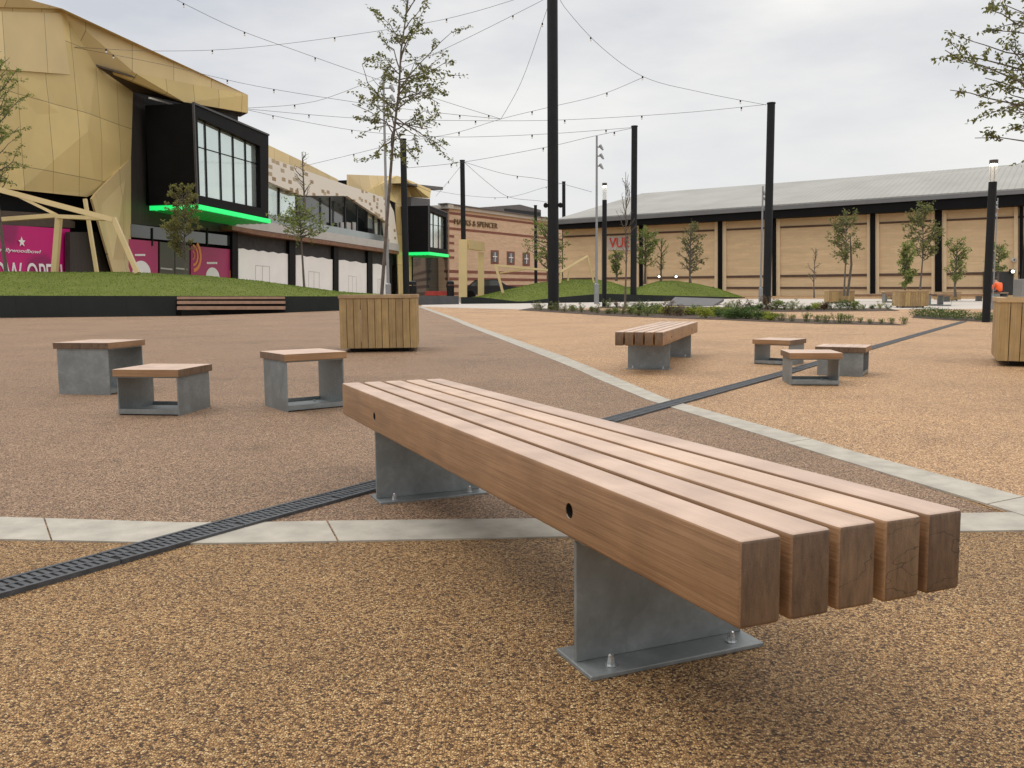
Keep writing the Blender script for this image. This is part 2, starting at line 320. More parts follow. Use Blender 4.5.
# ------------------------------------------------------------------ ground
gm=MB(); xs=[-400,-30,-10,0,10,30,400]; ys=[-30,0,4.5,9,22,60,150,600]
gm.add([(x,y,zg(y)) for y in ys for x in xs],[(j*len(xs)+i,j*len(xs)+i+1,(j+1)*len(xs)+i+1,(j+1)*len(xs)+i) for j in range(len(ys)-1) for i in range(len(xs)-1)])
tag(gm.build('ground',m_gold),kind='structure')
g=gnd
sheet('brown_paving',[g(*p) for p in [(-420,512),(0,529),(210,534.5),(555,529),(1012,519),(815,445),(672,405),(560,360),(421,306.5),(338,310.5),(180,315),(0,317),(-420,317)]],.003,m_brown)
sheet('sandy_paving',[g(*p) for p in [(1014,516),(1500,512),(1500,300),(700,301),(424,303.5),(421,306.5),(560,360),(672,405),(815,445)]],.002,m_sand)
sheet('paved_path',[g(*p) for p in [(421,306.8),(520,309.5),(600,307.8),(700,308.5),(840,309.5),(1010,309),(1400,312),(1400,299),(700,299),(424,301)]],.004,m_path)
def strip(name,A,B,lift,L=1.12,gap=.008,start=.0):
    """pale kerb stones laid end to end between two edge lines"""
    A=[g(*p) for p in A]; B=[g(*p) for p in B]
    def walk(P):
        d=[0]
        for a,b in zip(P,P[1:]): d.append(d[-1]+(b-a).length)
        def f(t):
            t=max(0,min(d[-1],t*d[-1]))
            for i in range(len(P)-1):
                if t<=d[i+1]+1e-9: k=(t-d[i])/(d[i+1]-d[i]); return P[i].lerp(P[i+1],k)
            return P[-1].copy()
        return f,d[-1]
    fa,la=walk(A); fb,lb=walk(B); n=int(la/L); mb=MB(); th=.06
    for i in range(n+1):
        t0=(i*L+gap/2-start)/la; t1=((i+1)*L-gap/2-start)/la
        if t0>=1 or t1<=0: continue
        t0=max(t0,0); t1=min(t1,1); K=4; pa=[];pb=[]
        for k in range(K+1):
            t=t0+(t1-t0)*k/K
            for f,l in ((fa,pa),(fb,pb)):
                p=f(t); l.append(Vector((p.x,p.y,zg(p.y)+lift)))
        vv=pa+pb; m=K+1; ff=[(k,k+1,m+k+1,m+k) for k in range(K)]
        mb.add(vv,ff)
        dn=[v-Vector((0,0,th)) for v in vv]; o=0
        ring=list(range(m))+list(range(2*m-1,m-1,-1))
        mb.add(vv+dn,[(ring[k],ring[(k+1)%len(ring)],ring[(k+1)%len(ring)]+2*m,ring[k]+2*m) for k in range(len(ring))])
    return tag(mb.build(name,m_slab),kind='structure')
strip('kerb_strip',[(-420,508),(0,518),(205,524.5),(330,522),(555,519.5),(962,514.5),(1300,508)],[(-420,530),(0,540.5),(210,545),(555,538),(962,532.5),(1300,527)],.006,1.12,start=.15)
strip('kerb_strip_diagonal',[(422,306.5),(458,319),(560,355.5),(600,371.6),(670,401),(799,436.6),(1024,498.7),(1300,574)],[(417,306.5),(452,319.5),(560,363),(600,380.7),(652,402.5),(674,409),(815,453),(1014,514),(1250,590)],.009,1.5)
# drain: one long channel of grate sections
dl=[g(*p) for p in [(-300,672),(0,592),(205,534),(360,491.8),(612,421),(782,374.5),(887,344),(966,321.2)]]
dr=thing('drain_channel','long dark slotted metal drain channel running diagonally across the paving under the big bench','drain',dl[3])
def along(P,t):
    for a,b in zip(P,P[1:]):
        l=(b-a).length
        if t<=l: return a.lerp(b,t/l),(b-a).normalized()
        t-=l
    return P[-1].copy(),(P[-1]-P[-2]).normalized()
TL=sum((b-a).length for a,b in zip(dl,dl[1:])); SEC=.5; W=.135
t=0; org=dl[3]
while t<TL-SEC:
    mb=MB(); p0,d=along(dl,t+.002); p1,_=along(dl,t+SEC-.004); d=(p1-p0); L=d.length; d.normalize(); s=Vector((d.y,-d.x,0)).normalized(); up=Vector((0,0,1))
    for P_ in (p0,p1): P_.z=zg(P_.y)
    o=p0-org; top=.016
    def bar(a,b,x0,x1,z1=top,z0=-.02,mi=0):
        vv=[o+d*aa+s*xx+up*zz for zz in (z0,z1) for aa,xx in ((a,x0),(b,x0),(b,x1),(a,x1))]
        mb.add(vv,[(0,1,2,3),(4,5,6,7),(0,1,5,4),(1,2,6,5),(2,3,7,6),(3,0,4,7)],mi)
    bar(0,L,-W/2,-W/2+.014); bar(0,L,W/2-.014,W/2); bar(0,L,-.005,.005,top-.001)
    near=p0.y<9
    st=.0265 if near else .05
    k=0.004
    while k<L-.012:
        bar(k,min(L,k+st*.58),-W/2+.0145,-.0055,top-.002); kk=min(L-.01,k+st*.5)
        bar(kk,min(L,kk+st*.58),.0055,W/2-.0145,top-.002); k+=st
    bar(0,L,-W/2+.0145,W/2-.0145,.0108,-.02,1)  # solid floor painted near-black as the shade down in the slots
    mb.build('grate',[m_iron,m_holeshade],dr); t+=SEC
# ------------------------------------------------------------------ benches
LB,WB,BW,BG,BT,BH=2.943,.492,.0836,.0185,.148,.45
BENCH_T=BH-BT
def beam_mesh(holes):
    bm=bmesh.new(); bmesh.ops.create_cube(bm,size=1)
    for v in bm.verts: v.co=Vector((v.co.x*LB,v.co.y*BW,v.co.z*BT))
    bmesh.ops.bevel(bm,geom=bm.edges[:],offset=.008,segments=3,profile=.5,affect='EDGES')
    me=bpy.data.meshes.new('timber'); bm.to_mesh(me); bm.free()
    if not holes: return me
    o=bpy.data.objects.new('t',me); C.objects.link(o)
    cm=bpy.data.meshes.new('c'); bm=bmesh.new()
    for x in holes[0]:
        r=bmesh.ops.create_cone(bm,cap_ends=True,segments=24,radius1=.0175,radius2=.0175,depth=.05,matrix=Matrix.Translation((x,holes[1]*BW/2,-.012))@Matrix.Rotation(math.pi/2,4,'X'))
    bm.to_mesh(cm); bm.free(); c=bpy.data.objects.new('c',cm); C.objects.link(c)
    md=o.modifiers.new('b','BOOLEAN'); md.object=c; md.operation='DIFFERENCE'; md.solver='EXACT'
    bpy.context.view_layer.update(); dg=bpy.context.evaluated_depsgraph_get(); me2=bpy.data.meshes.new_from_object(o.evaluated_get(dg)); me2.name='timber'
    bpy.data.objects.remove(o); bpy.data.objects.remove(c); return me2
LEGX=(-LB/2+.6057,LB/2-.534)
def make_bench(label,loc,rot):
    t=thing('timber_bench',label,'bench',loc,None,rot)
    HX=(-LB/2+.60,LB/2-.60)
    for i in range(5):
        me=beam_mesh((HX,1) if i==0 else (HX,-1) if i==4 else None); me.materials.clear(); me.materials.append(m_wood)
        for p in me.polygons: p.use_smooth=True
        me.set_sharp_from_angle(angle=math.radians(40))
        o=bpy.data.objects.new('timber',me); C.objects.link(o); o.parent=t; o.location=(R.uniform(-.002,.002),WB/2-BW/2-i*(BW+BG),BH-BT/2)
        if i in (0,4):
            s=1 if i==0 else -1
            for x in HX:
                mb=MB(); mb.tube([(x,s*(BW/2-.019),-.012),(x,s*(BW/2-.0275),-.012)],.012,6); mb.tube([(x,s*(BW/2-.012),-.012),(x,s*(BW/2-.02),-.012)],.0055,10)
                mb.build('bolt',m_bolt,o)
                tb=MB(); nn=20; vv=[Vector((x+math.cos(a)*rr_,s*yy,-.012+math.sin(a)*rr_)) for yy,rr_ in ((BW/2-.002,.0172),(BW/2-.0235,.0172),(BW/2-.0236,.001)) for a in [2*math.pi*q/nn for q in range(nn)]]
                tb.add(vv,[(q+l*nn,(q+1)%nn+l*nn,(q+1)%nn+(l+1)*nn,q+(l+1)*nn) for l in (0,1) for q in range(nn)]); tb.build('recess_shade_liner',m_holeshade,o)  # liner painted near-black, standing in for the shade in the bolt hole
    for x in LEGX:
        mb=MB(); mb.box(x-.006,x+.006,-.2285,.2285,.0112,BENCH_T-.0125,bev=.0015); leg=mb.build('leg_plate',m_galv,t)
        MB().box(x-.087,x+.087,-.234,.234,.0,.011,bev=.002).build('base_plate',m_galv,leg)
        MB().box(x-.04,x+.04,-.2245,.2245,BENCH_T-.012,BENCH_T-.0006).build('top_plate',m_galv,leg)
        for sx in (-1,1):
            for sy in (-1,1):
                b=MB(); px,py=x+sx*.052,sy*.165
                b.tube([(px,py,.0115),(px,py,.0135)],.0135,16); b.tube([(px,py,.0136),(px,py,.024)],.0098,6); b.tube([(px,py,.0242),(px,py,.029)],.0078,12); b.tube([(px,py,.0292),(px,py,.036),(px,py,.0385)],[.0066,.0064,.003],10)
                b.build('bolt',m_bolt,leg)
    return t
ANG=1.9742; dlv=Vector((math.cos(ANG),math.sin(ANG),0)); dcv=Vector((math.cos(ANG-math.pi/2),math.sin(ANG-math.pi/2),0))
o_=Vector((.3599,1.3486,0)); ctr=o_+dlv*LB/2+dcv*WB/2; ctr.y-=.0077
TILT=Matrix.Rotation(-.0092,4,'X')
rot=(TILT@Matrix.Rotation(ANG,4,'Z')).to_euler()
# the fit frame has beam one (with the holes) on the left of the near end
bench=make_bench('big five-beam hardwood bench in the foreground, its near end filling the right of the picture',Vector((ctr.x,ctr.y,-.0253)),rot)
def place_bench(cpx,cpy,ang,label,group=None,sz=.84,s=1.0):
    p=g(cpx,cpy); return dup(bench,(p.x,p.y,p.z+.003),(0,0,ang),label,group,(s,s,sz))
# second bench: near end face seen square on
n0=g(626,369.5); n1_=g(668,371); dvec=(n1_-n0).normalized()
far=g(690,356); mid=(n0+n1_)/2
VPX=(g(1,1) if False else None)
dup(bench,(1.715,9.965,zg(9.965)+.003),(0,0,1.245),'five-beam hardwood bench standing alone on sandy gravel beyond the drain',None,(.973,.973,.93))
# ------------------------------------------------------------------ stools
def make_stool(h,label,loc,rz,S=.40):
    t=thing('stool',label,'stool',loc,'square timber topped stools',(0,0,rz)); T=.052; q=S/2+.022
    mb=MB(); n=6; 
    for i in range(n): mb.box(-q,q,-q+i*2*q/n+.0006,-q+(i+1)*2*q/n-.0006,h-T,h,bev=.003)
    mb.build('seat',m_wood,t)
    for s in (-1,1):
        MB().box(s*(S/2)-.005,s*(S/2)+.005,-S/2,S/2,.0,h-T-.011,bev=.001).build('side_plate',m_galv,t)
    mb=MB(); mb.box(-S/2+.0055,S/2-.0055,-S/2,S/2,.010,.018); mb.box(-S/2+.0055,S/2-.0055,-S/2,-S/2+.008,.0185,.045); mb.box(-S/2+.0055,S/2-.0055,S/2-.008,S/2,.0185,.045)
    mb.build('bottom_plate',m_galv,t)
    MB().box(-S/2-.004,S/2+.004,-S/2+.004,S/2-.004,h-T-.0105,h-T-.0005).build('top_plate',m_galv,t)
    for sx,sy in ((-1,-1),(1,1)):
        b=MB(); b.tube([(sx*.13,sy*.12,.0185),(sx*.13,sy*.12,.03)],.01,6); b.build('bolt',m_bolt,t)
    return t
def stool_at(x,y,yaw,S,h,solid,label):
    return make_stool(h,label,(x,y,zg(y)),yaw+(0 if solid=='L' else math.pi/2),S)
stool_at(-3.599,7.616,1.388,.482,.443,'L','tall square stool at the far left, its closed steel side towards the camera')
stool_at(-2.549,6.357,1.427,.455,.330,'R','low square stool, second from left, open steel frame seen from the front')
stool_at(-1.57,6.538,.633,.442,.420,'L','tall square stool with open frame in front of the timber planter')
stool_at(2.989,9.715,.86,.395,.278,'R','square stool at the back left of the right-hand trio')
stool_at(2.671,7.766,-.123,.401,.288,'L','low square stool at the front of the right-hand trio with open frame')
stool_at(3.245,8.501,1.068,.416,.281,'L','square stool at the right of the right-hand trio with closed steel side')
# ------------------------------------------------------------------ planters
def make_planter(w,h,label,loc,rz,castor=.06):
    t=thing('timber_planter',label,'planter',loc,'timber clad planters',(0,0,rz)); n=11; bw=w/n; q=w/2
    for k in range(4):
        Mx=Matrix.Rotation(k*math.pi/2,4,'Z'); mb=MB()
        for i in range(n): mb.box(-q+i*bw+.003,-q+(i+1)*bw-.003,-q,-q+.022,castor,h-.05,M=Mx,bev=.003)
        mb.build('board_side',m_larch,t)
    mb=MB()
    for k in range(4): mb.box(-q-.012,q-.075,-q-.012,-q+.075,h-.0495,h,M=Matrix.Rotation(k*math.pi/2,4,'Z'),bev=.003)
    mb.build('rim',m_larchcap,t)
    mb=MB(); mb.box(-q+.04,q-.04,-q+.04,q-.04,h-.11,h-.09); mb.build('soil',m_soil,t)
    mb=MB(); mb.box(-q+.03,q-.03,-q+.03,q-.03,castor+.002,castor+.04)
    for sx in (-1,1):
        for sy in (-1,1): mb.tube([(sx*(q-.15),sy*(q-.15)-.02,castor*.48),(sx*(q-.15),sy*(q-.15)+.02,castor*.48)],castor*.47,12)
    mb.box(-q+.12,q-.12,-q+.12,q-.12,castor*.55,castor+.002)
    mb.build('base',m_dark,t); return t
pl=g(340.5,353); wl=1.06; ang=math.radians(4.5); pr=pl+Vector((math.cos(ang),math.sin(ang),0))*wl; pc=(pl+pr)/2+Vector((-math.sin(ang),math.cos(ang),0))*wl/2
PLN=make_planter(wl,.80,'timber clad planter on castors with a tall sapling, left of centre behind the big bench',(pc.x,pc.y,zg(pc.y)),ang)
rc=g(996.5,366.5); a_=math.radians(-26); wr=1.13; rcen=rc+Vector((math.cos(a_),math.sin(a_),0))*wr/2+Vector((-math.sin(a_),math.cos(a_),0))*wr/2
PRN=make_planter(wr,.72,'timber clad planter cut off by the right edge of the picture',(rcen.x,rcen.y,zg(rcen.y)),a_)
for px,py,wd,hh,lb in ((916,308,29,17.5,'widest of the distant timber planters, left of two dark wall posts'),(843.5,303.5,26,13,'timber planter at the foot of the twin-stemmed sapling by the brick wall'),(891.5,299.5,13,8,'small timber planter half hidden behind a larger distant planter'),(952,301,21,9,'small timber planter under a bushy sapling near the right lamp post')):
    p=g(px,py); wm=wd*p.y/FP*.93; make_planter(wm,hh*p.y/FP,lb,(p.x,p.y+wm/2,zg(p.y+wm/2)),math.radians(-8))
# ------------------------------------------------------------------ far seats on the right
gB='benches in the far right of the square'
place_bench(868,301.5,math.radians(170),'distant timber bench between two planters by the brick wall',gB,.84)
place_bench(962,301.5,math.radians(12),'distant timber bench just left of the right lamp post',gB,.84)
for px,py,lb in ((889,302.5,'distant stool left of the widest far planter'),(898,302.8,'distant stool touching the left side of the widest far planter'),(934,305.5,'distant stool right of the widest far planter'),(944,306,'distant stool midway between the far planter and the lamp post')):
    p=g(px,py); s0=bpy.data.objects['stool']; dup(s0,(p.x,p.y,p.z),(0,0,R.uniform(-.5,.5)),lb,'square timber topped stools',(1.05,1.05,1.1))
exec_later=[]
# ------------------------------------------------------------------ mounds and edging walls
def interp(tab,x):
    if x<=tab[0][0]: return tab[0][1]
    for (a,va),(b,vb) in zip(tab,tab[1:]):
        if x<=b: return va+(vb-va)*(x-a)/(b-a)
    return tab[-1][1]
def mound(name,x0,x1,basetab,walltab,siltab,depth,n=60,m=16):
    mb=MB(); vs=[]; blades=[]
    for i in range(n+1):
        px=x0+(x1-x0)*i/n; f=g(px,interp(basetab,px)); zw=at(px,interp(walltab,px),f.y+.25).z
        zc=at(px,interp(siltab,px),f.y+depth*.62).z
        for j in range(m+1):
            t=j/m; Y=f.y+.25+depth*t; e=math.sin(math.pi/2*min(1,t/.62)); z=zw+(zc-zw)*e-(max(0,t-.62)/.38)**2*.5*max(.2,zc-zw)
            z+=.025*noise.noise(Vector((px*.03,Y*.8,1)))*(1 if j else 0)
            x=(px-512)/FP*Y if False else f.x*Y/f.y
            vs.append((x,Y,z))
    q=m+1; fs=[(i*q+j,(i+1)*q+j,(i+1)*q+j+1,i*q+j+1) for i in range(n) for j in range(m)]
    # skirt to the ground
    nb=len(vs); ring=[i*q for i in range(n+1)]+[n*q+j for j in range(1,q)]+[i*q+m for i in range(n-1,-1,-1)]+[j for j in range(m-1,0,-1)]
    for r in ring: vs.append((vs[r][0],vs[r][1],zg(vs[r][1])-.05))
    for k in range(len(ring)): k2=(k+1)%len(ring); fs.append((ring[k],ring[k2],nb+k2,nb+k))
    mb.add(vs,fs); o=mb.build(name,m_lawn,smooth=True); tag(o,kind='structure')
    # short blades of grass
    gb=MB(); rr=random.Random(3)
    for _ in range(16000):
        i=rr.randrange(n); j=rr.randrange(int(m*.75)); a=Vector(vs[i*q+j]); b=Vector(vs[(i+1)*q+j]); c=Vector(vs[i*q+j+1])
        p=a+(b-a)*rr.random()+(c-a)*rr.random(); h=rr.uniform(.02,.05); an=rr.uniform(0,6.28); s=Vector((math.cos(an),math.sin(an),0))*.022
        gb.add([p-s,p+s,p+Vector((rr.uniform(-.02,.02),rr.uniform(-.02,.02),h))],[(0,1,2)])
    gl=gb.build('grass',m_blade); tag(gl,'short mown grass covering the raised lawn mound' ,'grass',None,'stuff'); return o
mound('lawn_mound',-260,404,[(-260,320),(0,317.5),(180,315.5),(335,310.5),(404,307)],[(-260,296),(0,296),(180,296.4),(335,296.8),(404,297)],[(-260,272),(0,272),(130,272.5),(200,275.5),(260,281),(310,288),(340,292),(404,296)],10)
mound('lawn_mound_centre',470,742,[(470,303.8),(520,303.2),(600,302),(660,301.2),(700,299.8),(742,298)],[(470,298.5),(480,297),(520,301.6),(562,296.8),(603,293.4),(661,295.3),(742,297.3)],[(470,298),(480,296.4),(502,291),(535,283.6),(567,279.5),(598,280),(612,282.5),(625,287),(635,288.5),(645,285.5),(657,281.6),(674,280.7),(696,283.7),(718,289),(742,296.8)],10,70)
def edgewall(label,base,top,step=10,th=.2,mat=None):
    x0,x1=base[0][0],base[-1][0]; n=int((x1-x0)/step); mb=MB(); F=[];T=[]
    for i in range(n+1):
        px=x0+(x1-x0)*i/n; f=g(px,interp(base,px)); F.append(Vector((f.x,f.y,zg(f.y)-.05))); T.append(at(px,interp(top,px),f.y))
    for i in range(n):
        a,b=F[i],F[i+1]; ta=Vector((a.x,a.y,T[i].z)); tb=Vector((b.x,b.y,T[i+1].z)); d=(b-a); d.z=0; nn=Vector((-d.y,d.x,0)).normalized()*th; gp=d.normalized()*.002
        v=[a+gp,b-gp,tb-gp,ta+gp]; v+= [p+nn for p in v]
        mb.add(v,[(0,1,2,3),(7,6,5,4),(0,4,5,1),(3,2,6,7),(0,3,7,4),(1,5,6,2)])
    return tag(mb.build('edging_wall',mat or m_slate),label,'wall')
edgewall('long low dark slate wall curving along the front of the left lawn mound',[(-260,320.5),(0,318),(180,316),(335,311),(404,307.5)],[(-260,295.5),(0,295.6),(180,296),(335,296.3),(404,296.6)],55)
edgewall('low dark wall along the front of the central lawn mound behind the shrubs',[(461,304),(520,303.5),(600,302.3),(660,301.5),(700,300),(745,298)],[(461,297.2),(480,297.2),(520,301.9),(562,297.1),(603,293.7),(661,295.6),(745,297.3)],9)
edgewall('short dark grey wall between the timber planter and the gold portal frame',[(418,305),(459,304.2)],[(418,295.8),(459,296)],20,mat=simple('grey_slate',(.07,.07,.075),.6))
# timber seat steps set in the left wall
st=thing('seat_steps','three timber seat slats on the front of the dark slate wall by the left lawn','bench',g(230,315.8))
def wallx(px,py,off):
    f=g(px,interp([(0,318),(180,316),(335,311)],px)); Y=f.y-off; return at(px,py,Y)
for k,(y0,y1,off) in enumerate(((296.6,299.2,.10),(301,304,.28),(306.3,309.8,.46))):
    mb=MB(); a=wallx(177,y0,off); b=wallx(284,y0,off); a2=wallx(177,y1,off); b2_=wallx(284,y1,off); b2_.z=a2.z+(b.z-a.z)
    mb.prism([a,b,b2_,a2],(0,.22,0)); mb.build('slat',simple('seat_slat_timber',(.36,.23,.16),.6,0,.15,5),st,origin=None)
for c in kids(st): c.matrix_parent_inverse=Matrix.Translation(-Vector(st.location))
mb=MB(); a=wallx(176,299.6,.05); b=wallx(285,299.6,.05); a2=wallx(176,315.5,.05);b2_=wallx(285,313.8,.05); mb.prism([a,b,b2_,a2],(0,-.02,0)); fr=mb.build('frame',m_black,st); fr.matrix_parent_inverse=Matrix.Translation(-Vector(st.location))
def adopt(root):
    """children were built in world space; make them relative to their root"""
    for c in kids(root):
        c.matrix_parent_inverse=Matrix.Identity(4)
        if c.type=='MESH':
            if c.data.users==1: c.data.transform(Matrix.Translation(-Vector(root.location)))
            for k in kids(c):
                pass
adopt(st)
# slate slab with a pale yellow foot
sl=thing('sloping_slab','grey sloping slate slab with a pale yellow strip at its foot, behind the shrubs','seat wall',g(690,306.5))
Ya=g(690,306.5).y
mb=MB(); q=[at(666,305,Ya),at(712,306,Ya),at(724,298.7,Ya+4),at(675,297,Ya+4)]; mb.prism(q,(0,.02,-.12)); mb.build('slab',m_slate2,sl)
mb=MB(); q=[at(666.5,305.8,Ya-.05),at(704,306.6,Ya-.05),at(704,308.2,Ya-.05),at(666.5,307.4,Ya-.05)]; mb.prism(q,(0,.1,0)); mb.build('foot_strip',simple('pale_yellow',(.75,.66,.30),.6),sl)
adopt(sl)
# ------------------------------------------------------------------ soil beds and shrubs
sheet('soil_bed',[g(*p) for p in [(518,310.3),(620,316.6),(718,320),(820,324),(906,325.6),(885,322.5),(820,320),(718,315.5),(680,312.5),(600,310.5),(530,308.3)]],.012,m_soil)
sheet('soil_bed_back',[g(*p) for p in [(600,308.2),(690,310.5),(780,312),(840,311.6),(900,311),(888,308.6),(800,308.6),(700,307),(600,306.8)]],.014,m_soil)
sheet('soil_bed_right',[g(*p) for p in [(912,318),(966,321.3),(1010,323),(1010,319),(970,317.5),(915,314.5)]],.012,m_soil)
def leaves(mb,p,n,rad,size,rr,droop=0,mi=0):
    for _ in range(n):
        while True:
            o=Vector((rr.uniform(-1,1),rr.uniform(-1,1),rr.uniform(-1,1)))
            if o.length<1: break
        c=p+Vector((o.x*rad[0],o.y*rad[1],o.z*rad[2])); d=Vector((rr.gauss(0,1),rr.gauss(0,1),rr.gauss(0,.7)-droop)).normalized(); s=d.cross(Vector((rr.gauss(0,1),rr.gauss(0,1),rr.gauss(0,1)))).normalized(); L=size*rr.uniform(.7,1.3); w=L*.25
        mb.add([c,c+d*L*.45+s*w,c+d*L,c+d*L*.45-s*w],[(0,1,2,3)],mi)
def make_shrub(kind,rr):
    mb=MB(); 
    if kind=='round':
        for _ in range(9):
            a=rr.uniform(0,6.28); r=rr.uniform(0,.24); tip=Vector((math.cos(a)*r,math.sin(a)*r,rr.uniform(.16,.42))); mb.tube([(0,0,0),tip],[.008,.003],4,1); leaves(mb,tip*.85,60,(.13,.13,.12),.06,rr)
        leaves(mb,Vector((0,0,.14)),170,(.27,.27,.14),.06,rr)
    elif kind=='spiky':
        for _ in range(26):
            a=rr.uniform(0,6.28); r=rr.uniform(.02,.22); b=Vector((math.cos(a)*r*.6,math.sin(a)*r*.6,0)); tip=Vector((math.cos(a)*r*1.3,math.sin(a)*r*1.3,rr.uniform(.3,.52)))
            mb.tube([b,b.lerp(tip,.5)+Vector((0,0,.04)),tip],[.006,.005,.002],4,1); leaves(mb,b.lerp(tip,.75),14,(.02,.02,.12),.05,rr,-1)
        leaves(mb,Vector((0,0,.08)),60,(.22,.22,.08),.06,rr)
    elif kind=='hedge':
        leaves(mb,Vector((0,0,.17)),420,(.32,.32,.17),.05,rr)
    elif kind=='loose':
        for _ in range(12):
            a=rr.uniform(0,6.28); r=rr.uniform(.05,.3); tip=Vector((math.cos(a)*r,math.sin(a)*r,rr.uniform(.25,.62))); mb.tube([(0,0,0),tip*.5+Vector((0,0,.06)),tip],[.008,.006,.003],4,1); leaves(mb,tip,22,(.07,.07,.09),.05,rr); leaves(mb,tip*.6,18,(.08,.08,.09),.05,rr)
        leaves(mb,Vector((0,0,.1)),110,(.25,.25,.1),.055,rr)
    return mb
rs=random.Random(11); protos={}
def shrub(kind,mat,px,py,s,label,group):
    key=(kind,mat.name,rs.randrange(2))
    p=g(px,py)
    if key not in protos:
        o=make_shrub(kind,rs).build('shrub',[mat,m_bark]); protos[key]=o
    else: o=protos[key].copy(); C.objects.link(o)
    o.location=p+Vector((0,0,.01)); o.scale=(s*.8,s*.8,s*(.9 if kind=='hedge' else .56)*rs.uniform(.8,1.15)); o.rotation_euler=(0,0,rs.uniform(0,6.28))
    tag(o,label,'shrub',group)
gs='shrubs in the long planting bed'
for px in range(534,640,8): shrub(rs.choice(['round','loose']),m_leafB if rs.random()<.5 else m_leafA,px+rs.uniform(-2,2),interp([(520,309.6),(620,315.4),(718,319),(820,322.8)],px)-rs.uniform(0,1.2),rs.uniform(.75,1.15),'small green shrub in the left half of the front planting bed',gs)
for px in range(640,726,6):
    k,mt,lb=rs.choice([('round',m_leafE,'dark green rounded shrub in the middle of the front planting bed'),('loose',m_leafB,'loose mid green shrub in the middle of the front planting bed'),('round',m_leafC,'yellow-green shrub in the middle of the front planting bed'),('loose',m_leafD,'bronze leaved shrub in the middle of the front planting bed')])
    shrub(k,mt,px+rs.uniform(-2,2),interp([(620,315.4),(718,318.8)],px)-rs.uniform(0,3),rs.uniform(1.0,1.5),lb,gs)
for px in range(728,772,6): shrub('round',rs.choice([m_leafE,m_leafC]),px,interp([(718,318.8),(820,322.6)],px)-rs.uniform(0,1.5),rs.uniform(.9,1.3),'rounded shrub in the right half of the front planting bed',gs)
for px in range(772,905,11): shrub('spiky',m_leafB,px+rs.uniform(-2,2),interp([(718,319.2),(820,323),(906,325)],px)-rs.uniform(0,.8),rs.uniform(.6,1.0)*(1 if px<860 else .7),'upright spiky lavender-like plant at the right end of the front planting bed',gs)
gs2='shrubs in the rear planting bed'
for px in [608,617,626,635,644,652]: shrub(rs.choice(['round','loose']),rs.choice([m_leafE,m_leafD,m_leafB]),px,interp([(600,307.6),(690,309.5)],px),rs.uniform(.7,1.2),'shrub in the left half of the rear planting bed',gs2)
for px in range(728,892,8): shrub(rs.choice(['round','loose']),rs.choice([m_leafE,m_leafB,m_leafB,m_leafE,m_leafC,m_leafD]),px,interp([(690,309.5),(780,311),(840,310.8),(892,310)],px)-rs.uniform(0,.8),rs.uniform(.8,1.5)*(1 if px<860 else .6),'shrub in the right half of the rear planting bed',gs2)
for px in list(range(916,966,6))+[977,984,990]: shrub('hedge',m_leafE,px,interp([(912,316.5),(966,320.3),(1000,321.5)],px),rs.uniform(.75,.95),'clipped dark green low hedge plant near the foot of the right lamp post','clipped hedge by the right lamp post')
# ------------------------------------------------------------------ trees
def branchy(mb,p0,p1,r0,rr,nleaf,ls,lm,spread,levels=1,bend=.08,leafstart=.25,droop=.2):
    d=p1-p0; L=d.length; k=6; pts=[]
    off=Vector((rr.gauss(0,1),rr.gauss(0,1),rr.gauss(0,.5)))*bend*L
    for i in range(k+1):
        t=i/k; pts.append(p0+d*t+off*math.sin(math.pi*t)+Vector((rr.gauss(0,1),rr.gauss(0,1),rr.gauss(0,1)))*L*.012*(0<i<k))
    mb[0].tube(pts,[r0*(1-.8*i/k)+.0015 for i in range(k+1)],5)
    if levels>0:
        nt_=max(3,int(L/(spread*.55)))
        for i in range(nt_):
            t=leafstart+(1-leafstart)*(i+rr.random())/nt_; q=p0+d*t+off*math.sin(math.pi*t)
            dd=(d.normalized()*rr.uniform(.3,.9)+Vector((rr.gauss(0,1),rr.gauss(0,1),rr.gauss(0,.7)))*.55).normalized()
            branchy(mb,q,q+dd*spread*rr.uniform(.5,1.2)*(1.15-t*.5),r0*.35,rr,nleaf,ls,lm,spread*.5,levels-1,bend,.15,droop)
    else:
        for i in range(nleaf):
            t=rr.uniform(.1,1.05); leaves(mb[1],p0+d*t+off*math.sin(math.pi*min(1,t)),rr.choice([1,1,2]),(ls*.8,)*3,ls,rr,droop)
def tree(name,label,base,trunk,branches,lm,ls,nleaf,spread,levels,tr,seed,group=None,droop=.2,leafstart=.25):
    rr=random.Random(seed); root=thing(name,label,'tree',base,group); w=MB(); lf=MB(); b0=Vector(base)
    n=len(trunk); tp=[]
    # smooth trunk
    for i in range(n-1):
        for k in range(4):
            t=k/4; tp.append(Vector(trunk[i]).lerp(Vector(trunk[i+1]),t))
    tp.append(Vector(trunk[-1])); tp=[p-b0 for p in tp]; m=len(tp)
    w.tube(tp,[tr*(1-.82*i/(m-1)) for i in range(m)],8)
    c=MB()
    for a,b in branches: branchy((c,lf),Vector(a)-b0,Vector(b)-b0,tr*.36,rr,nleaf,ls,lm,spread,levels,.07,leafstart,droop)
    w.add(c.v,c.f); w.build('trunk',m_bark,root,smooth=True); 
    if lf.v: lf.build('crown',lm,root)
    return root
def P(px,py,Y): return at(px,py,Y)
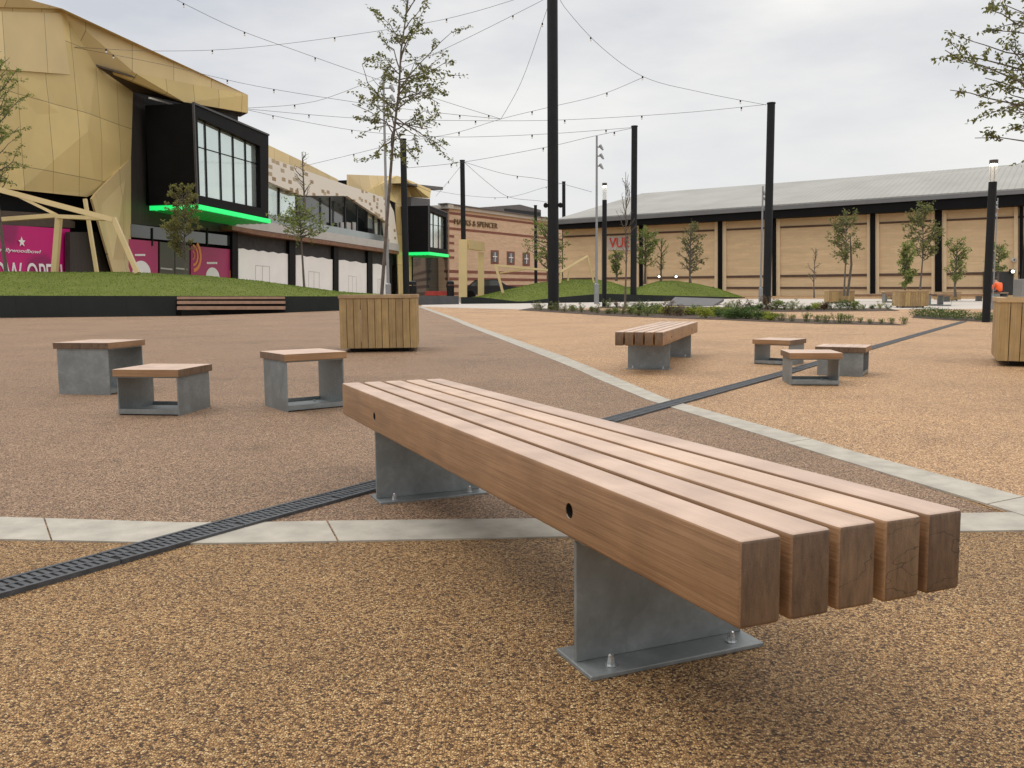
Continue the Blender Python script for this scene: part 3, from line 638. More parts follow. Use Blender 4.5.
# sapling in the left planter (traced limbs, spread in depth as well)
Y0=pc.y; rr=random.Random(5)
def dz(px,py,dy=0): return P(px,py,Y0+dy)
T0=[dz(381,296),dz(387,220),dz(393,140),dz(399,90),dz(401,50),dz(407,10),dz(411,-25)]
T0[0].z=PLN.location.z+.68
br=[((394,125),(372,78),.3),((396,112),(362,64),-.3),((394,135),(352,104),.1),((393,140),(374,156),.35),((397,100),(440,88),-.3),((398,95),(452,32),.2),((399,80),(446,62),-.2),((396,118),(446,150),.35),((395,122),(432,128),-.4),((400,70),(380,38),.3),((401,55),(425,22),-.2),((402,48),(388,20),.2),((404,30),(422,8),.1),((394,128),(410,150),-.3),((398,92),(416,60),.4),((398,92),(440,104),.1),((397,104),(372,92),-.2),((406,14),(404,-20),.1),((406,14),(420,-12),-.1),((394,130),(425,110),.45),((396,110),(430,76),-.45),((394,130),(396,158),.2),((400,66),(412,34),.3),((395,118),(380,100),.5),((396,112),(412,88),.5),((399,82),(418,78),-.45),((400,74),(386,58),-.35),((394,128),(372,122),.1),((395,122),(420,138),.1),((402,46),(412,30),-.3),((397,98),(432,66),.3),((398,90),(384,74),.35)]
tree('sapling','tall thin-stemmed sapling with sparse small leaves growing from the timber planter',(T0[0].x,T0[0].y,T0[0].z),T0,[(dz(*a),dz(*b,dy)) for a,b,dy in br],m_leafA,.046,34,.50,1,.026,21,leafstart=.12)
# tree over the right planter: trunk outside the frame
Y1=rcen.y; xr=1085
def d1(px,py,dy=0): return P(px,py,Y1+dy)
T1=[d1(1088,300),d1(1086,150),d1(1080,20),d1(1078,-80),d1(1076,-160)]; T1[0].z=PRN.location.z+.6
br=[((1084,110),(945,50),-.2),((1085,120),(950,90),.2),((1083,80),(968,40),.35),((1083,70),(990,30),-.1),((1085,110),(1000,88),.15),((1082,45),(1005,5),.0),((1084,90),(960,58),.0),((1086,150),(975,138),.1),((1082,60),(985,8),-.3),((1082,50),(1000,-40),.2),((1084,100),(1000,70),.4),((1085,130),(1005,100),-.4),((1086,140),(1020,125),.3),((1081,40),(1010,20),.4),((1081,20),(1015,-30),-.3),((1084,100),(1160,40),.2),((1085,120),(1170,90),-.2),((1081,30),(1140,-40),.1),((1079,-40),(1020,-120),.1),((1079,-40),(1130,-130),.1),((1084,90),(1010,48),-.2),((1084,115),(985,78),.05)]
tree('sapling','leafy tree rising from the planter at the right edge, only its left branches in view',(T1[0].x,T1[0].y,T1[0].z),T1,[(d1(*a),d1(*b,dy)) for a,b,dy in br],m_leafA,.046,26,.45,1,.033,33,droop=.5)
def auto_tree(name,label,px,py,top,w,crown0,lm,seed,ls=.09,nleaf=8,nb=26,Y=None,group=None,stems=1,shape='oval',lev=1,spread=None,tilt=0,trunkw=1.0):
    """sapling standing at px with its crown between image heights crown0 and top, w pixels wide"""
    base=g(px,py) if Y is None else Vector(P(px,py,Y)); Yt=base.y; rr=random.Random(seed); k=Yt/FP
    zt=P(px,top,Yt).z; zc=P(px,crown0,Yt).z; hw=w/2*k; trunks=[]; br=[]
    tp=Vector((base.x+tilt*k,Yt,zt)); 
    tk=[base+Vector((rr.uniform(-.02,.02),0,0)), Vector((base.x+tilt*k*.4+rr.uniform(-.06,.06),Yt,zc)), tp]
    H_=zt-zc
    for i in range(nb):
        t=(i+rr.random())/nb; z0=zc+H_*t*.85; a=rr.uniform(0,6.28)
        if shape=='oval': r=hw*math.sin(math.pi*min(1,max(.12,.15+.8*t)))**.7
        elif shape=='vase': r=hw*(.55+.45*t)*(1 if t<.85 else .6)
        else: r=hw*(1-.55*t)
        r*=rr.uniform(.55,1.05); kx=(z0-zc)/max(.01,H_); bx=tk[1].lerp(tp,kx)
        p0=Vector((bx.x,bx.y,z0)); p1=p0+Vector((math.cos(a)*r,math.sin(a)*r,H_*rr.uniform(.10,.26)))
        if p1.z>zt: p1.z=zt
        br.append((p0,p1))
    t=tree(name,label,tuple(base),tk,br,lm,ls,nleaf,spread or hw*.5,lev,max(.02,k*1.6)*trunkw,seed,group)
    if stems==2:
        o=thing('x','x','x'); bpy.data.objects.remove(o)
        q=base+Vector((4.2*k,.1,0)); MB().tube([q-base,Vector((q.x-base.x+.1,0,zc-base.z)),Vector((q.x-base.x,0,zc-base.z+H_*.6))],[k*1.3,k*1.1,k*.4],6).build('trunk',m_bark,t)
    return t
A=auto_tree
A('sapling','young tree at the far left edge, reddish-green crown before the gold cladding',6,272,52,86,200,m_leafB,101,.10,30,46,Y=37,shape='vase',tilt=-6,trunkw=1.25)
A('sapling','narrow young tree in front of the green-lit canopy on the left lawn',186,274,186,38,262,m_leafR,102,0.084,30,40,Y=37,trunkw=.8)
A('sapling','young tree with a bare spiky top standing in front of the white hoardings',304,291,205,62,240,m_leafB,103,0.117,13,34,Y=41,tilt=-2,trunkw=.8)
A('bare_leader','x',304,215,152,26,200,m_leafB,104,0.090,1,11,Y=41,shape='cone')
for o in list(bpy.data.objects):
    if o.name.startswith('bare_leader'):
        o['label']='x'; BL=o
# the bare top is a second stem of the same young tree
host=[o for o in bpy.data.objects if o.get('label','').startswith('young tree with a bare spiky')][0]
for c in kids(BL):
    c.data.transform(Matrix.Translation(BL.location-host.location)); c.parent=host
    if c.name.startswith('trunk'): c.name='bare_top'
    else: c.name='top_leaves'
bpy.data.objects.remove(BL)
A('sapling','young tree beside the thick central pole in front of the three small windows',548,285,222,52,272,m_leafB,105,0.144,11,36,Y=54)
A('sapling','bushy pale green sapling left of the red wall sign pole',616,281,251,18,276,m_leafB,106,0.117,11,25,Y=56,shape='vase')
A('sapling','bushy sapling directly right of the tall pole beside the red wall sign',645,284,230,34,268,m_leafB,107,0.135,13,32,Y=56,shape='vase')
A('sapling','tall leafless sapling rising in front of the central lawn mound',625,313,172,26,270,m_leafB,108,0.090,0,18,Y=34,shape='cone',trunkw=.75)
A('sapling','slender sapling above the left floodlight on the wall',661,284,238,14,275,m_leafB,109,0.099,4,13,Y=57)
A('sapling','oval sapling with silvery green leaves on the right hump of the central lawn',690,283,224,30,276,m_leafA,110,0.126,9,36,Y=55)
A('sapling','thin almost bare sapling between two pairs of wall posts',814,298,248,16,285,m_leafA,111,0.081,1,13,Y=50,shape='cone',trunkw=.6)
A('sapling','twin-stemmed sapling in a distant planter, rounded crown in front of the brick wall',844,296,213,36,265,m_leafA,112,0.117,11,34,Y=40,stems=2,trunkw=.7)
A('sapling','tallest of the distant saplings, its crown reaching the dark eaves',920,296,204,36,262,m_leafA,113,0.117,11,39,Y=38,trunkw=.7)
A('sapling','bushy upright sapling in front of a far planter, left of the tallest distant sapling',906,296,244,22,290,m_leafB,114,0.108,13,27,Y=36,shape='vase')
A('sapling','bushy sapling in the small far planter left of the right lamp post',955,297,240,24,286,m_leafB,115,0.108,11,27,Y=41,shape='vase')
A('sapling','sapling just right of the right lamp post, above the person in orange',997,292,244,26,274,m_leafB,116,0.117,9,25,Y=44,shape='vase')
# ------------------------------------------------------------------ poles, lamps, cameras
def pole(label,px,py,ptop,wpx,Y,name='festoon_pole',mat=None,rtop=None,pxt=None):
    b=G(px,Y) if py is None else Vector((at(px,py,Y).x,Y,zg(Y))); zt=at(px,ptop,Y).z; r=wpx*Y/FP/2
    if pxt is not None: b.x=(at(px,250,Y).x)
    t=thing(name,label,'pole',b); h=zt-b.z
    MB().tube([(0,0,-.1),(0,0,h)],[r,rtop or r*.93],20).build('shaft',mat or m_dark,t,smooth=True)
    MB().tube([(0,0,h+.001),(0,0,h+.06)],[r*1.05,r*1.05],20).build('cap',mat or m_dark,t,smooth=True)
    return t
PT={}
p553=pole('thickest black pole, rising out of the top of the picture near the centre',553.4,None,-22,11,36)
for s in (-1,1):
    z=at(553,205,36).z-p553.location.z; mb=MB(); mb.tube([(s*.22,0,z),(s*.30,-.05,z)],.03,8); mb.tube([(s*.30,-.12,z-.03),(s*.30,.10,z+.03)],[.10,.08],12); mb.build('spotlight',m_dark,p553)
pole('tall black pole before the brick wall right of centre, string lights ending at its top',766.8,None,104,8,43)
pole('tall black pole beside the red lettering on the brick wall',633.4,None,127,6.3,49)
pole('black pole directly behind the stem of the planter sapling, in front of the white hoardings',406.5,None,140,6.5,47)
pole('thin black pole rising above the gold portal frame',464.3,None,161,5,58)
pole('thin dark pole in front of the striped brick building, left of the central pole',536,None,206,3.2,66)
pole('short-looking distant black pole just right of the central pole, against the sky',564,None,182,3.6,110)
def lamp(label,px,py_top,py_glass,Y,wpx):
    b=G(px,Y); r=wpx*Y/FP/2; t=thing('lamp_post',label,'street lamp',b); z1=at(px,py_glass,Y).z-b.z; z2=at(px,py_top,Y).z-b.z; gh=z2-z1
    MB().tube([(0,0,-.05),(0,0,z1)],r,20).build('post',m_dark,t,smooth=True)
    mb=MB(); mb.tube([(0,0,z1+.002),(0,0,z2-gh*.17)],r*.95,20); gm_,nt,b_=newmat('clear_lamp_tube'); b_.inputs['Transmission Weight'].default_value=.0; b_.inputs['Alpha'].default_value=.28; b_.inputs['Base Color'].default_value=(.8,.78,.7,1); b_.inputs['Roughness'].default_value=.1
    mb.build('lamp_tube',gm_,t,smooth=True)
    mb=MB(); mb.tube([(0,0,z2-gh*.24),(0,0,z2-gh*.172)],r*.8,16); mb.build('light',m_wlamp,t,smooth=True)
    for k in range(3):
        a=k*2.09+.5; mb=MB(); mb.tube([(r*.6*math.cos(a),r*.6*math.sin(a),z1+.003),(r*.6*math.cos(a),r*.6*math.sin(a),z2-gh*.25)],r*.08,6); mb.build('rod',m_grey,t)
    MB().tube([(0,0,z2-gh*.17),(0,0,z2)],r*1.04,20).build('cap',simple('lamp_cap',(.09,.08,.07),.5,.5),t,smooth=True); return t
lamp('lit lamp post near the right edge, black post with clear glowing top',987,160,182,20.7,7.6)
lamp('lit lamp post before the central lawn, between thick pole and red wall sign',604.3,183,200,38,4.6)
def cctv(label,px,ptop,Y,heads,wp=3.2,base=True):
    b=G(px,Y); k=Y/FP; t=thing('camera_column',label,'camera column',b); h=at(px,ptop,Y).z-b.z
    MB().tube([(0,0,-.05),(0,0,h*.12),(0,0,h*.125),(0,0,h)],[wp*k*.75,wp*k*.75,wp*k*.42,wp*k*.3],14).build('column',m_grey,t,smooth=True)
    for hx,hy,s in heads:
        c=at(hx,hy,Y)-b; mb=MB(); mb.tube([(0,0,c.z),(c.x,c.y,c.z)],.02+.3*k,6); mb.tube([c+Vector((-.9*k*s,0,1.7*k*s)),c+Vector((.9*k*s,-.05,-1.7*k*s))],[1.5*k*s,1.3*k*s],12); mb.tube([c+Vector((.7*k*s,-.05,-1.3*k*s)),c+Vector((1.7*k*s,-.1,-3.0*k*s))],[1.0*k*s,.9*k*s],10)
        mb.build('camera_head',m_grey,t,smooth=True)
    return t
cctv('slim grey camera column with three camera heads against the sky, right of the central pole',596.5,136,44,[(601,147,1),(601.5,156,1),(601,166,1)])
cctv('grey camera column beside the tall pole on the brick wall',760.5,186,46,[(764,193,.9),(765,199,.9),(766,208,.9)],2.6)
cctv('grey camera column seen through the crown of the planter sapling',388.5,78,34,[(392,88,1.3),(392.5,98,1.3)],3.6)
cctv('camera column mostly hidden behind the right lamp post',992.8,198,30,[(994.6,202,.8),(995.5,207,.8),(994,214,.8)],1.6)
b=G(1025,24); t=thing('steel_column','grey steel column with a wide box base, cut off by the right edge','pole',b); k=24/FP
MB().box(-8*k,8*k,-8*k,8*k,-.05,at(1025,279,24).z-b.z,bev=.01).build('base_box',m_grey,t)
MB().tube([(0,0,at(1025,279,24).z-b.z+.001),(0,0,at(1025,190,24).z-b.z)],[4.2*k,3.2*k],16).build('shaft',m_dark,t,smooth=True)
# ------------------------------------------------------------------ festoon cables
def cable(label,pts,Y0,Y1,bulbs=(),r=.009,nb=0):
    nb=max(1,int(nb*.65+.5))
    P3=[]; d=[0]
    for a,b in zip(pts,pts[1:]): d.append(d[-1]+math.hypot(b[0]-a[0],b[1]-a[1]))
    def pix(t):
        s=t*d[-1]
        for i in range(len(pts)-1):
            if s<=d[i+1]+1e-6:
                u=(s-d[i])/(d[i+1]-d[i]); p0=pts[max(0,i-1)]; p1=pts[i]; p2=pts[i+1]; p3=pts[min(len(pts)-1,i+2)]
                cm=lambda a,b_,c,e: .5*((2*b_)+(-a+c)*u+(2*a-5*b_+4*c-e)*u*u+(-a+3*b_-3*c+e)*u**3)
                return cm(p0[0],p1[0],p2[0],p3[0]),cm(p0[1],p1[1],p2[1],p3[1])
        return pts[-1]
    def pos(t):
        x,y=pix(t); return at(x,y,Y0+(Y1-Y0)*t)
    n=28; line=[pos(i/n) for i in range(n+1)]; root=thing('string_lights',label,'string lights',line[0]); o=line[0]
    MB().tube([p-o for p in line],[r*.8*(p.y/40)+.002 for p in line],5).build('cable',m_cable,root)
    for i in range(nb):
        t=(i+.6)/nb+R.uniform(-.25,.25)/nb
        if not 0.02<t<.98: continue
        p=pos(t)-o; k=max(.7,min(1.25,(p+o).y/42)); mb=MB(); k*=.72; mb.tube([p,p-Vector((0,0,.13*k))],.05*k,8,0); mb.tube([p-Vector((0,0,.131*k)),p-Vector((0,0,.17*k)),p-Vector((0,0,.22*k)),p-Vector((0,0,.25*k))],[.035*k,.06*k,.055*k,.015*k],8,1)
        mb.build('bulb',[m_dark,m_bulb],root,smooth=True)
cable('string of lights from the top left edge to the junction left of the central pole',[(150,-14),(230,26),(300,52),(368,76),(440,100),(501,119)],26,40,nb=7)
cable('string of lights from the upper gold cladding rising to the top of the central pole',[(72,47),(160,51),(256,47),(391,29),(470,13),(556,-14)],50,36,nb=7)
cable('string of lights sagging from the upper gold cladding to the left junction',[(72,47),(160,64),(256,86),(368,104),(440,113),(501,119)],50,40,nb=7)
cable('steep string of lights from the gold roof tip to the central pole top',[(248,108),(300,104),(341,93),(436,53),(543,0),(554,-8)],58,36,nb=5)
cable('long flat string of lights from the gold roof tip to the pole right of centre',[(248,109),(354,118),(455,120.5),(560,120),(680,113),(766,104.5)],58,43,nb=9)
cable('long sagging lights from the gold roof tip to the pole by the red sign',[(248,110),(300,121),(368,132),(450,137),(546,134),(633,127.5)],58,49,nb=8)
cable('short string of lights from the white patterned parapet up to the pole behind the sapling',[(300,167),(350,155),(406,141)],78,47,nb=2)
cable('string of lights from the pole behind the sapling to the right-hand junction',[(407,141),(455,133),(501,119),(546,108),(600,95),(644,77)],47,40,nb=5)
cable('single steep string of lights between the left junction and the central pole top',[(501,119),(522,80),(545,15),(552,-8)],40,36,nb=2)
cable('string of lights from the central pole top to the pole right of centre',[(556,-8),(566,9),(600,46),(644,77),(700,92),(766,105)],36,43,nb=4)
cable('lights passing the portal pole top and ending at the pole by the red sign',[(407,168),(464,162),(547,147),(590,137),(633,128)],47,49,nb=4)
cable('string of lights dropping from the portal pole to a low junction and the far pole',[(464,162),(488,183),(509,197),(540,201),(564,205)],58,110,nb=2,r=.009)
cable('string of lights from the pole above the gold portal to the hall roof edge',[(464,162),(505,174),(546,180),(592,192)],58,74,nb=3,r=.009)
cable('string of lights from the pole above the gold portal to the small black window box',[(464,162),(448,182),(436,196)],58,100,nb=1,r=.007)
cable('string of lights from the small gold roof past the low junction to the distant pole',[(431,190),(470,196),(509,197),(546,187),(564,183)],100,110,nb=4,r=.007)
# ------------------------------------------------------------------ left building
nF=(1,-.19,0); F=Plane((-21,66,0),nF); uF=F.u if F.u.y>0 else -F.u; nFv=F.n
m_gclad=goldclad('gold_cladding',(.62,.475,.21),tuple(uF)); m_gclad2=goldclad('gold_cladding_light',(.68,.53,.28),tuple(uF),3,9)
m_soff=simple('brown_soffit',(.07,.05,.035),.7)
bld=thing('gold_building','large faceted gold-clad building on the left with a pointed overhanging roof','building',(F(60,300,0).x,F(60,300,0).y,zg(50)))
def panel(name,root,poly,off,th,mat,pl=F,lab=None):
    q=[pl(x,y,off) for x,y in poly]; o=MB().prism(q,-pl.n*th).build(name,mat,root)
    if lab: o['label']=lab
    return o
def facets(name,root,V,faces,mat,pl=F,th=.12):
    pts={k:pl(*v) for k,v in V.items()}; o=MB()
    for f in faces:
        q=[pts[k] for k in f]; o.prism(q,-pl.n*th)
    return o.build(name,mat,root)
V=dict(A0=(-90,5,0),A1=(62,10,0),C=(70,74,0),D0=(-90,60,0),R0=(-90,-70,.6),R1=(20,-3,.6),R2=(62,8.5,.5),
 V=(96,66,0.25),M0=(71,63,.1),T=(248,95,3.7),T2=(248,113,3.6),S1=(184,102,2.2),B1=(135,73,1.15),K=(133,92,-.3),L=(131,158,-.3),
 E0=(-90,68,.2),E1=(20,77,.15),E2=(70,74,.02),J1=(120,132,.15),N1=(96,193,1.1),N2=(87,197,1.05),N3=(20,190,.75),N4=(-90,180,.6),
 Q1=(113,272,.9),Q2=(131,272,-.3),Q0=(92,199,1.0),X2=(40,128,.2),X0=(-90,128,.2))
V['V']=(96,66,0); V['P1']=(88,131,.28); V['N1']=(96,193,0); V['N2']=(87,197,0); V['N3']=(20,190,0); V['N4']=(-90,180,0); V['A2']=(-90,9,.14); V['A3']=(61.5,13,.14); V['C3']=(70,74.5,.14); V['D3']=(-90,62,.14)
facets('gold_wall',bld,V,[('A0','A1','V','P1','N1','N2','N3','N4')],m_gclad)
facets('gold_wall',bld,V,[('V','L','P1'),('L','N1','P1')],m_gclad)
facets('gold_wall',bld,V,[('V','K','L')],m_gclad)
facets('raised_panel',bld,V,[('A2','A3','C3','D3')],m_gclad2,th=.13)
V['N1']=(96,193,.35)
facets('gold_wall',bld,V,[('L','N1','Q0','Q1','Q2')],m_gclad2,th=.13)
facets('roof',bld,V,[('R0','R1','R2','A1','A0'),('R2','T','B1','V','A1')],m_gclad2,th=.2)
facets('roof_edge',bld,V,[('V','B1','T','T2','S1')],m_gclad,th=.22)
q=[F(96,66,.4),F(248,113,3.3),F(240,117,.8),F(133,92,-.4)]; MB().prism(q,(0,0,.1)).build('soffit',m_soff,bld)
q=[F(150,97,.9),F(236,121.5,.9),F(236,123.3,.9),F(150,98.6,.9)]; MB().prism(q,-nFv*.1).build('soffit_light_strip',m_white,bld)
# dark core behind everything
panel('wall',bld,[(-90,-40),(20,5),(96,62),(140,86),(238,114),(240,280),(-90,285)],-.9,9,m_black)
m_brownw=simple('dark_brown_ribs',(.035,.028,.024),.6,0,.4,3,(6,6,.2))
panel('ribbed_wall',bld,[(131,93),(146,97),(146,205),(236,221),(236,233),(131,224)],-.45,.3,m_brownw)
panel('ribbed_wall',bld,[(70,232),(97,232),(113,285),(70,285)],.2,.3,m_brownw)
panel('soffit_band',bld,[(-90,205),(58,214),(75,222),(75,228),(-90,222)],-.35,.3,m_soff)
# banners
def bannermat(nm,c0,c1,sc_):
    m,nt,b=newmat(nm); v=coords(nt); f=noi(nt,v,sc_,1,.3); rp=ramp(nt,[(.44,c0),(.47,c1)]); nt.links.new(f,rp.inputs[0]); nt.links.new(rp.outputs[0],b.inputs['Base Color']); b.inputs['Roughness'].default_value=.55; return m
m_mag=bannermat('magenta_print',(.30,.008,.11),(.55,.004,.17),.22); m_mag2=simple('dusky_magenta_print',(.42,.03,.14),.55,0,.05,1)
m_or=simple('orange_print',(.80,.25,.05),.5,0,.05); m_wp=simple('white_print',(.85,.82,.84),.5,0,.03)
def text(s,name,root,pl,px,py,hpx,mat,off,xscale=1.0,th=.02,font_shear=0,wpx=None):
    cu=bpy.data.curves.new('t','FONT'); cu.body=s; cu.size=1; cu.extrude=.5; cu.shear=font_shear
    o=bpy.data.objects.new('t',cu); C.objects.link(o); bpy.context.view_layer.update(); me=bpy.data.meshes.new_from_object(o.evaluated_get(bpy.context.evaluated_depsgraph_get())); bpy.data.objects.remove(o)
    xs=[v.co.x for v in me.vertices]; ys=[v.co.y for v in me.vertices]; x0,x1,y0,y1=min(xs),max(xs),min(ys),max(ys)
    a=pl(px,py,off); tz=pl(px,py-hpx,off); hm=tz.z-a.z
    b=pl(px+wpx,py,off); wm=Vector((b.x-a.x,b.y-a.y,0)).length; ux=Vector((b.x-a.x,b.y-a.y,0)).normalized()
    for v in me.vertices:
        v.co=a+ux*((v.co.x-x0)/(x1-x0)*wm)+Vector((0,0,1))*((v.co.y-y0)/(y1-y0)*hm)+pl.n*(v.co.z*th)
    me.materials.clear(); me.materials.append(mat); o=bpy.data.objects.new(name,me); C.objects.link(o); o.parent=root; return o
SB=-.25
bn=thing('banner','large magenta banner with white star and lettering behind the gold frame at the left edge','banner',F(30,285,SB)); 
panel('banner_sheet',bn,[(-90,219),(70,229),(70,292),(-90,290)],SB,.06,m_mag)
text('NOW OPEN','lettering',bn,F,-18,286,25,m_wp,SB+.03,wpx=81)
text('hollywoodbowl','small_lettering',bn,F,-2,252.5,5,m_wp,SB+.03,wpx=43,font_shear=.3)
c=F(21.5,242,SB+.03); r=F(21.5,236.8,SB+.03).z-c.z; st_=[]
ue=(F(30,242,SB+.03)-c); ue.z=0; ue.normalize()
for k in range(10): a=math.pi/2+k*math.pi/5; rr_=r if k%2==0 else r*.42; st_.append(c+ue*math.cos(a)*rr_+Vector((0,0,math.sin(a)*rr_)))
MB().prism(st_,nF and F.n*.03).build('star',m_wp,bn)
def disc(pl,px,py,rpx,off,arc=(0,2*math.pi),r_in=None,n=28,sx=1.0):
    c=pl(px,py,off); r=pl(px,py-rpx,off).z-c.z; ux=pl(px+4,py,off)-c; ux.z=0; ux.normalize(); out_=[];inn=[]
    for k in range(n+1):
        a=arc[0]+(arc[1]-arc[0])*k/n; v=ux*math.cos(a)*r*sx+Vector((0,0,math.sin(a)*r)); out_.append(c+v)
        if r_in: inn.append(c+v*r_in)
    return out_+inn[::-1] if r_in else out_[:-1] if abs(arc[1]-arc[0]-2*math.pi)<1e-6 else out_
def mkbanner(label,poly,dome,word,arcs):
    b=thing('banner',label,'banner',F(poly[0][0],290,SB),'dusky magenta shopfront panels'); panel('banner_sheet',b,poly,SB,.06,m_mag2)
    MB().prism(disc(F,dome[0],dome[1],dome[2],SB+.03,(0,math.pi),sx=1.25),-F.n*.028).build('white_arch',m_wp,b)
    mb=MB()
    for i in range(5):
        w=(word[1]-word[0])/5; q=[(word[0]+i*w+.15,word[2]),(word[0]+(i+1)*w-.25,word[2]+.15),(word[0]+(i+1)*w-.25,word[2]+2.0),(word[0]+i*w+.15,word[2]+1.9)]; mb.prism([F(x,y,SB+.03) for x,y in q],-F.n*.028)
    mb.build('small_white_lettering',m_wp,b)
    for cx,cy,rd,a0,a1 in arcs: MB().prism(disc(F,cx,cy,rd,SB+.03,(a0,a1),r_in=.8),-F.n*.028).build('orange_arc',m_or,b)
mkbanner('dusky magenta panel with a white arch and orange arcs beside the gold column',[(126,238.8),(158,241.5),(158,292),(126,292)],(142,272.8,12),(135,145.5,254),[(124,272,6,-.9,.95),(124,272,9,-.7,.75)])
mkbanner('dusky magenta panel with concentric orange arcs left of the white hoardings',[(191,245.7),(232,249.5),(232,292),(191,292)],(213,278,10.5),(207,217.5,262),[(192.6,255,4.5,-1.5,1.4),(192.6,255,11,-1.5,1.4),(192.6,255,17,-1.5,.9),(236,276,6.5,2.0,3.9),(236,276,12,1.9,3.9)])
doors=thing('shopfront','dull grey-green door panels between the two dusky magenta panels','shopfront',F(170,290,SB))
m_dgr=simple('grey_green_panel',(.075,.07,.055),.5,0,.1,1)
for a,b_ in ((160,174.5),(175.3,189.5)):
    d_=panel('door_panel',doors,[(a,241.8+(a-160)*.12),(b_,242+(b_-160)*.12),(b_,292),(a,292)],SB,.06,m_dgr); MB().prism([F(x,y,SB+.05) for x,y in ((a+1,267.5),(b_-2,268.6),(b_-2,270.2),(a+1,269))],-F.n*.04).build('rail',m_fascia,d_)
gl1=panel('upper_glazing',doors,[(131,224),(232,236),(232,246),(131,237)],SB-.02,.05,m_dglass)
for x in (152,176,207): panel('mullion',doors,[(x,228),(x+1.2,228),(x+1.2,246),(x,246)],SB+.04,.05,m_black)
# black window box
def windowbox(label,tl,tr,br_,bl,gl,muls,off,green,backx=None):
    p=F(*tl,off); t=thing('window_box',label,'window box',(p.x,p.y,zg(50)))
    fr=[tl,tr,br_,bl]; outer=[F(x,y,off) for x,y in fr]; inner=[F(x,y,off) for x,y in gl]
    mb=MB(); n=4
    bk=[q-F.n*off*1.0 for q in outer]; ib=[q-F.n*.35 for q in inner]
    mb.add(outer+inner,[(i,(i+1)%4,(i+1)%4+4,i+4) for i in range(4)])
    mb.add(outer+bk,[(i,(i+1)%4,(i+1)%4+4,i+4) for i in range(4)])
    mb.add(inner+ib,[(i,(i+1)%4,(i+1)%4+4,i+4) for i in range(4)])
    mb.build('box_frame',m_black,t)
    MB().prism(ib,-F.n*.05).build('glazing',m_glass,t)
    # light front lip of the frame
    for fx in muls:
        a=ib[0].lerp(ib[1],fx)+F.n*.04; b=ib[3].lerp(ib[2],fx)+F.n*.04; MB().beam(a,b,.06,.08,up=F.n).build('mullion',m_dark,t)
    a=ib[0].lerp(ib[3],.36)+F.n*.03; b=ib[1].lerp(ib[2],.28)+F.n*.03; 
    MB().beam(a,b,.05,.05).build('mullion',m_dark,t)
    lw=.10
    mbl=MB()
    for i in (0,3): mbl.beam(outer[i]+F.n*.02,outer[(i+1)%4]+F.n*.02,.12,.12)
    mbl.build('frame_lip',simple('dark_grey_trim',(.05,.05,.055),.5),t)
    return t,outer,bk
wb,ou,bk=windowbox('big black box window with pale glass projecting from the left building above a green light',(193,103),(268.5,135),(268.5,218.5),(197,203.5),[(197.5,117),(260,146),(261,208),(200,195.5)],[.17,.39,.6,.81],3.3,True)
def canopy(label,outer,bk,h,root_loc,fr=None):
    t=thing('green_canopy',label,'canopy',root_loc); dz_=Vector((0,0,-.06)); a,b=outer[3]+dz_+F.n*.15,outer[2]+dz_+F.n*.15; c,d_=bk[2]+dz_,bk[3]+dz_
    b=b+Vector((0,0,0)); MB().prism([a,b,c,d_],(0,0,-h)).build('light_edge',m_green,t)
    mb=MB(); z=Vector((0,0,-h-.004)); n=7
    for i in range(n):
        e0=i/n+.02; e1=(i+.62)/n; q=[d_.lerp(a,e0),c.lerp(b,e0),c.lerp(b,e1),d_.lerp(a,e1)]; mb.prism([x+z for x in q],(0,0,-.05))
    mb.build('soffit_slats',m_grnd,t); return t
canopy('bright green glowing canopy edge under the big black box window',ou,bk,.28,(ou[3].x,ou[3].y,ou[3].z))
# long shop wing
wing=thing('shop_wing','long two-storey shop wing with white hoardings below and patterned white parapet above','building',F(320,295,0))
def perf():
    m,nt,b=newmat('perforated_parapet'); tc=nt.nodes.new('ShaderNodeTexCoord')
    dt=nt.nodes.new('ShaderNodeVectorMath'); dt.operation='DOT_PRODUCT'; dt.inputs[1].default_value=tuple(uF); nt.links.new(tc.outputs['Object'],dt.inputs[0])
    sp=nt.nodes.new('ShaderNodeSeparateXYZ'); nt.links.new(tc.outputs['Object'],sp.inputs[0]); cb=nt.nodes.new('ShaderNodeCombineXYZ'); nt.links.new(M_(nt,'MULTIPLY',dt.outputs['Value'],.45),cb.inputs[0]); nt.links.new(sp.outputs[2],cb.inputs[1])
    vo=N(nt,'ShaderNodeTexVoronoi',Scale=1.9); nt.links.new(cb.outputs[0],vo.inputs['Vector']); vo.distance='CHEBYCHEV'; s2=nt.nodes.new('ShaderNodeSeparateColor'); nt.links.new(vo.outputs['Color'],s2.inputs[0])
    near=M_(nt,'LESS_THAN',vo.outputs['Distance'],.30); f=M_(nt,'MULTIPLY',near,M_(nt,'GREATER_THAN',s2.outputs[0],.30))
    nt.links.new(mix(nt,f,(.78,.74,.66),mix(nt,s2.outputs[1],(.30,.20,.10),(.50,.40,.26))),b.inputs['Base Color']); b.inputs['Roughness'].default_value=.6; return m
m_perf=perf()
panel('gold_roof',wing,[(262,142),(300,160),(338,179.5),(338,186),(262,166)],-1.2,4,m_gclad2)
panel('parapet',wing,[(262,155),(338,182),(388,198.6),(394,212),(399,251.5),(388,249.5),(385,221),(347.5,196),(302,195.5),(262,179)],.35,.35,m_perf)
panel('recess_wall',wing,[(262,170),(338,185),(394,203),(394,248),(262,225)],-2.2,6,m_black)
panel('glazing',wing,[(262,180),(297,194.5),(297,230),(262,224)],-.3,.1,m_glass)
panel('glazing',wing,[(367.5,207),(385,221.5),(386,243),(368,239.5)],-.3,.1,m_glass)
panel('dark_glazing',wing,[(297,195),(367,197),(367,241),(297,230)],-1.6,.1,m_dglass)
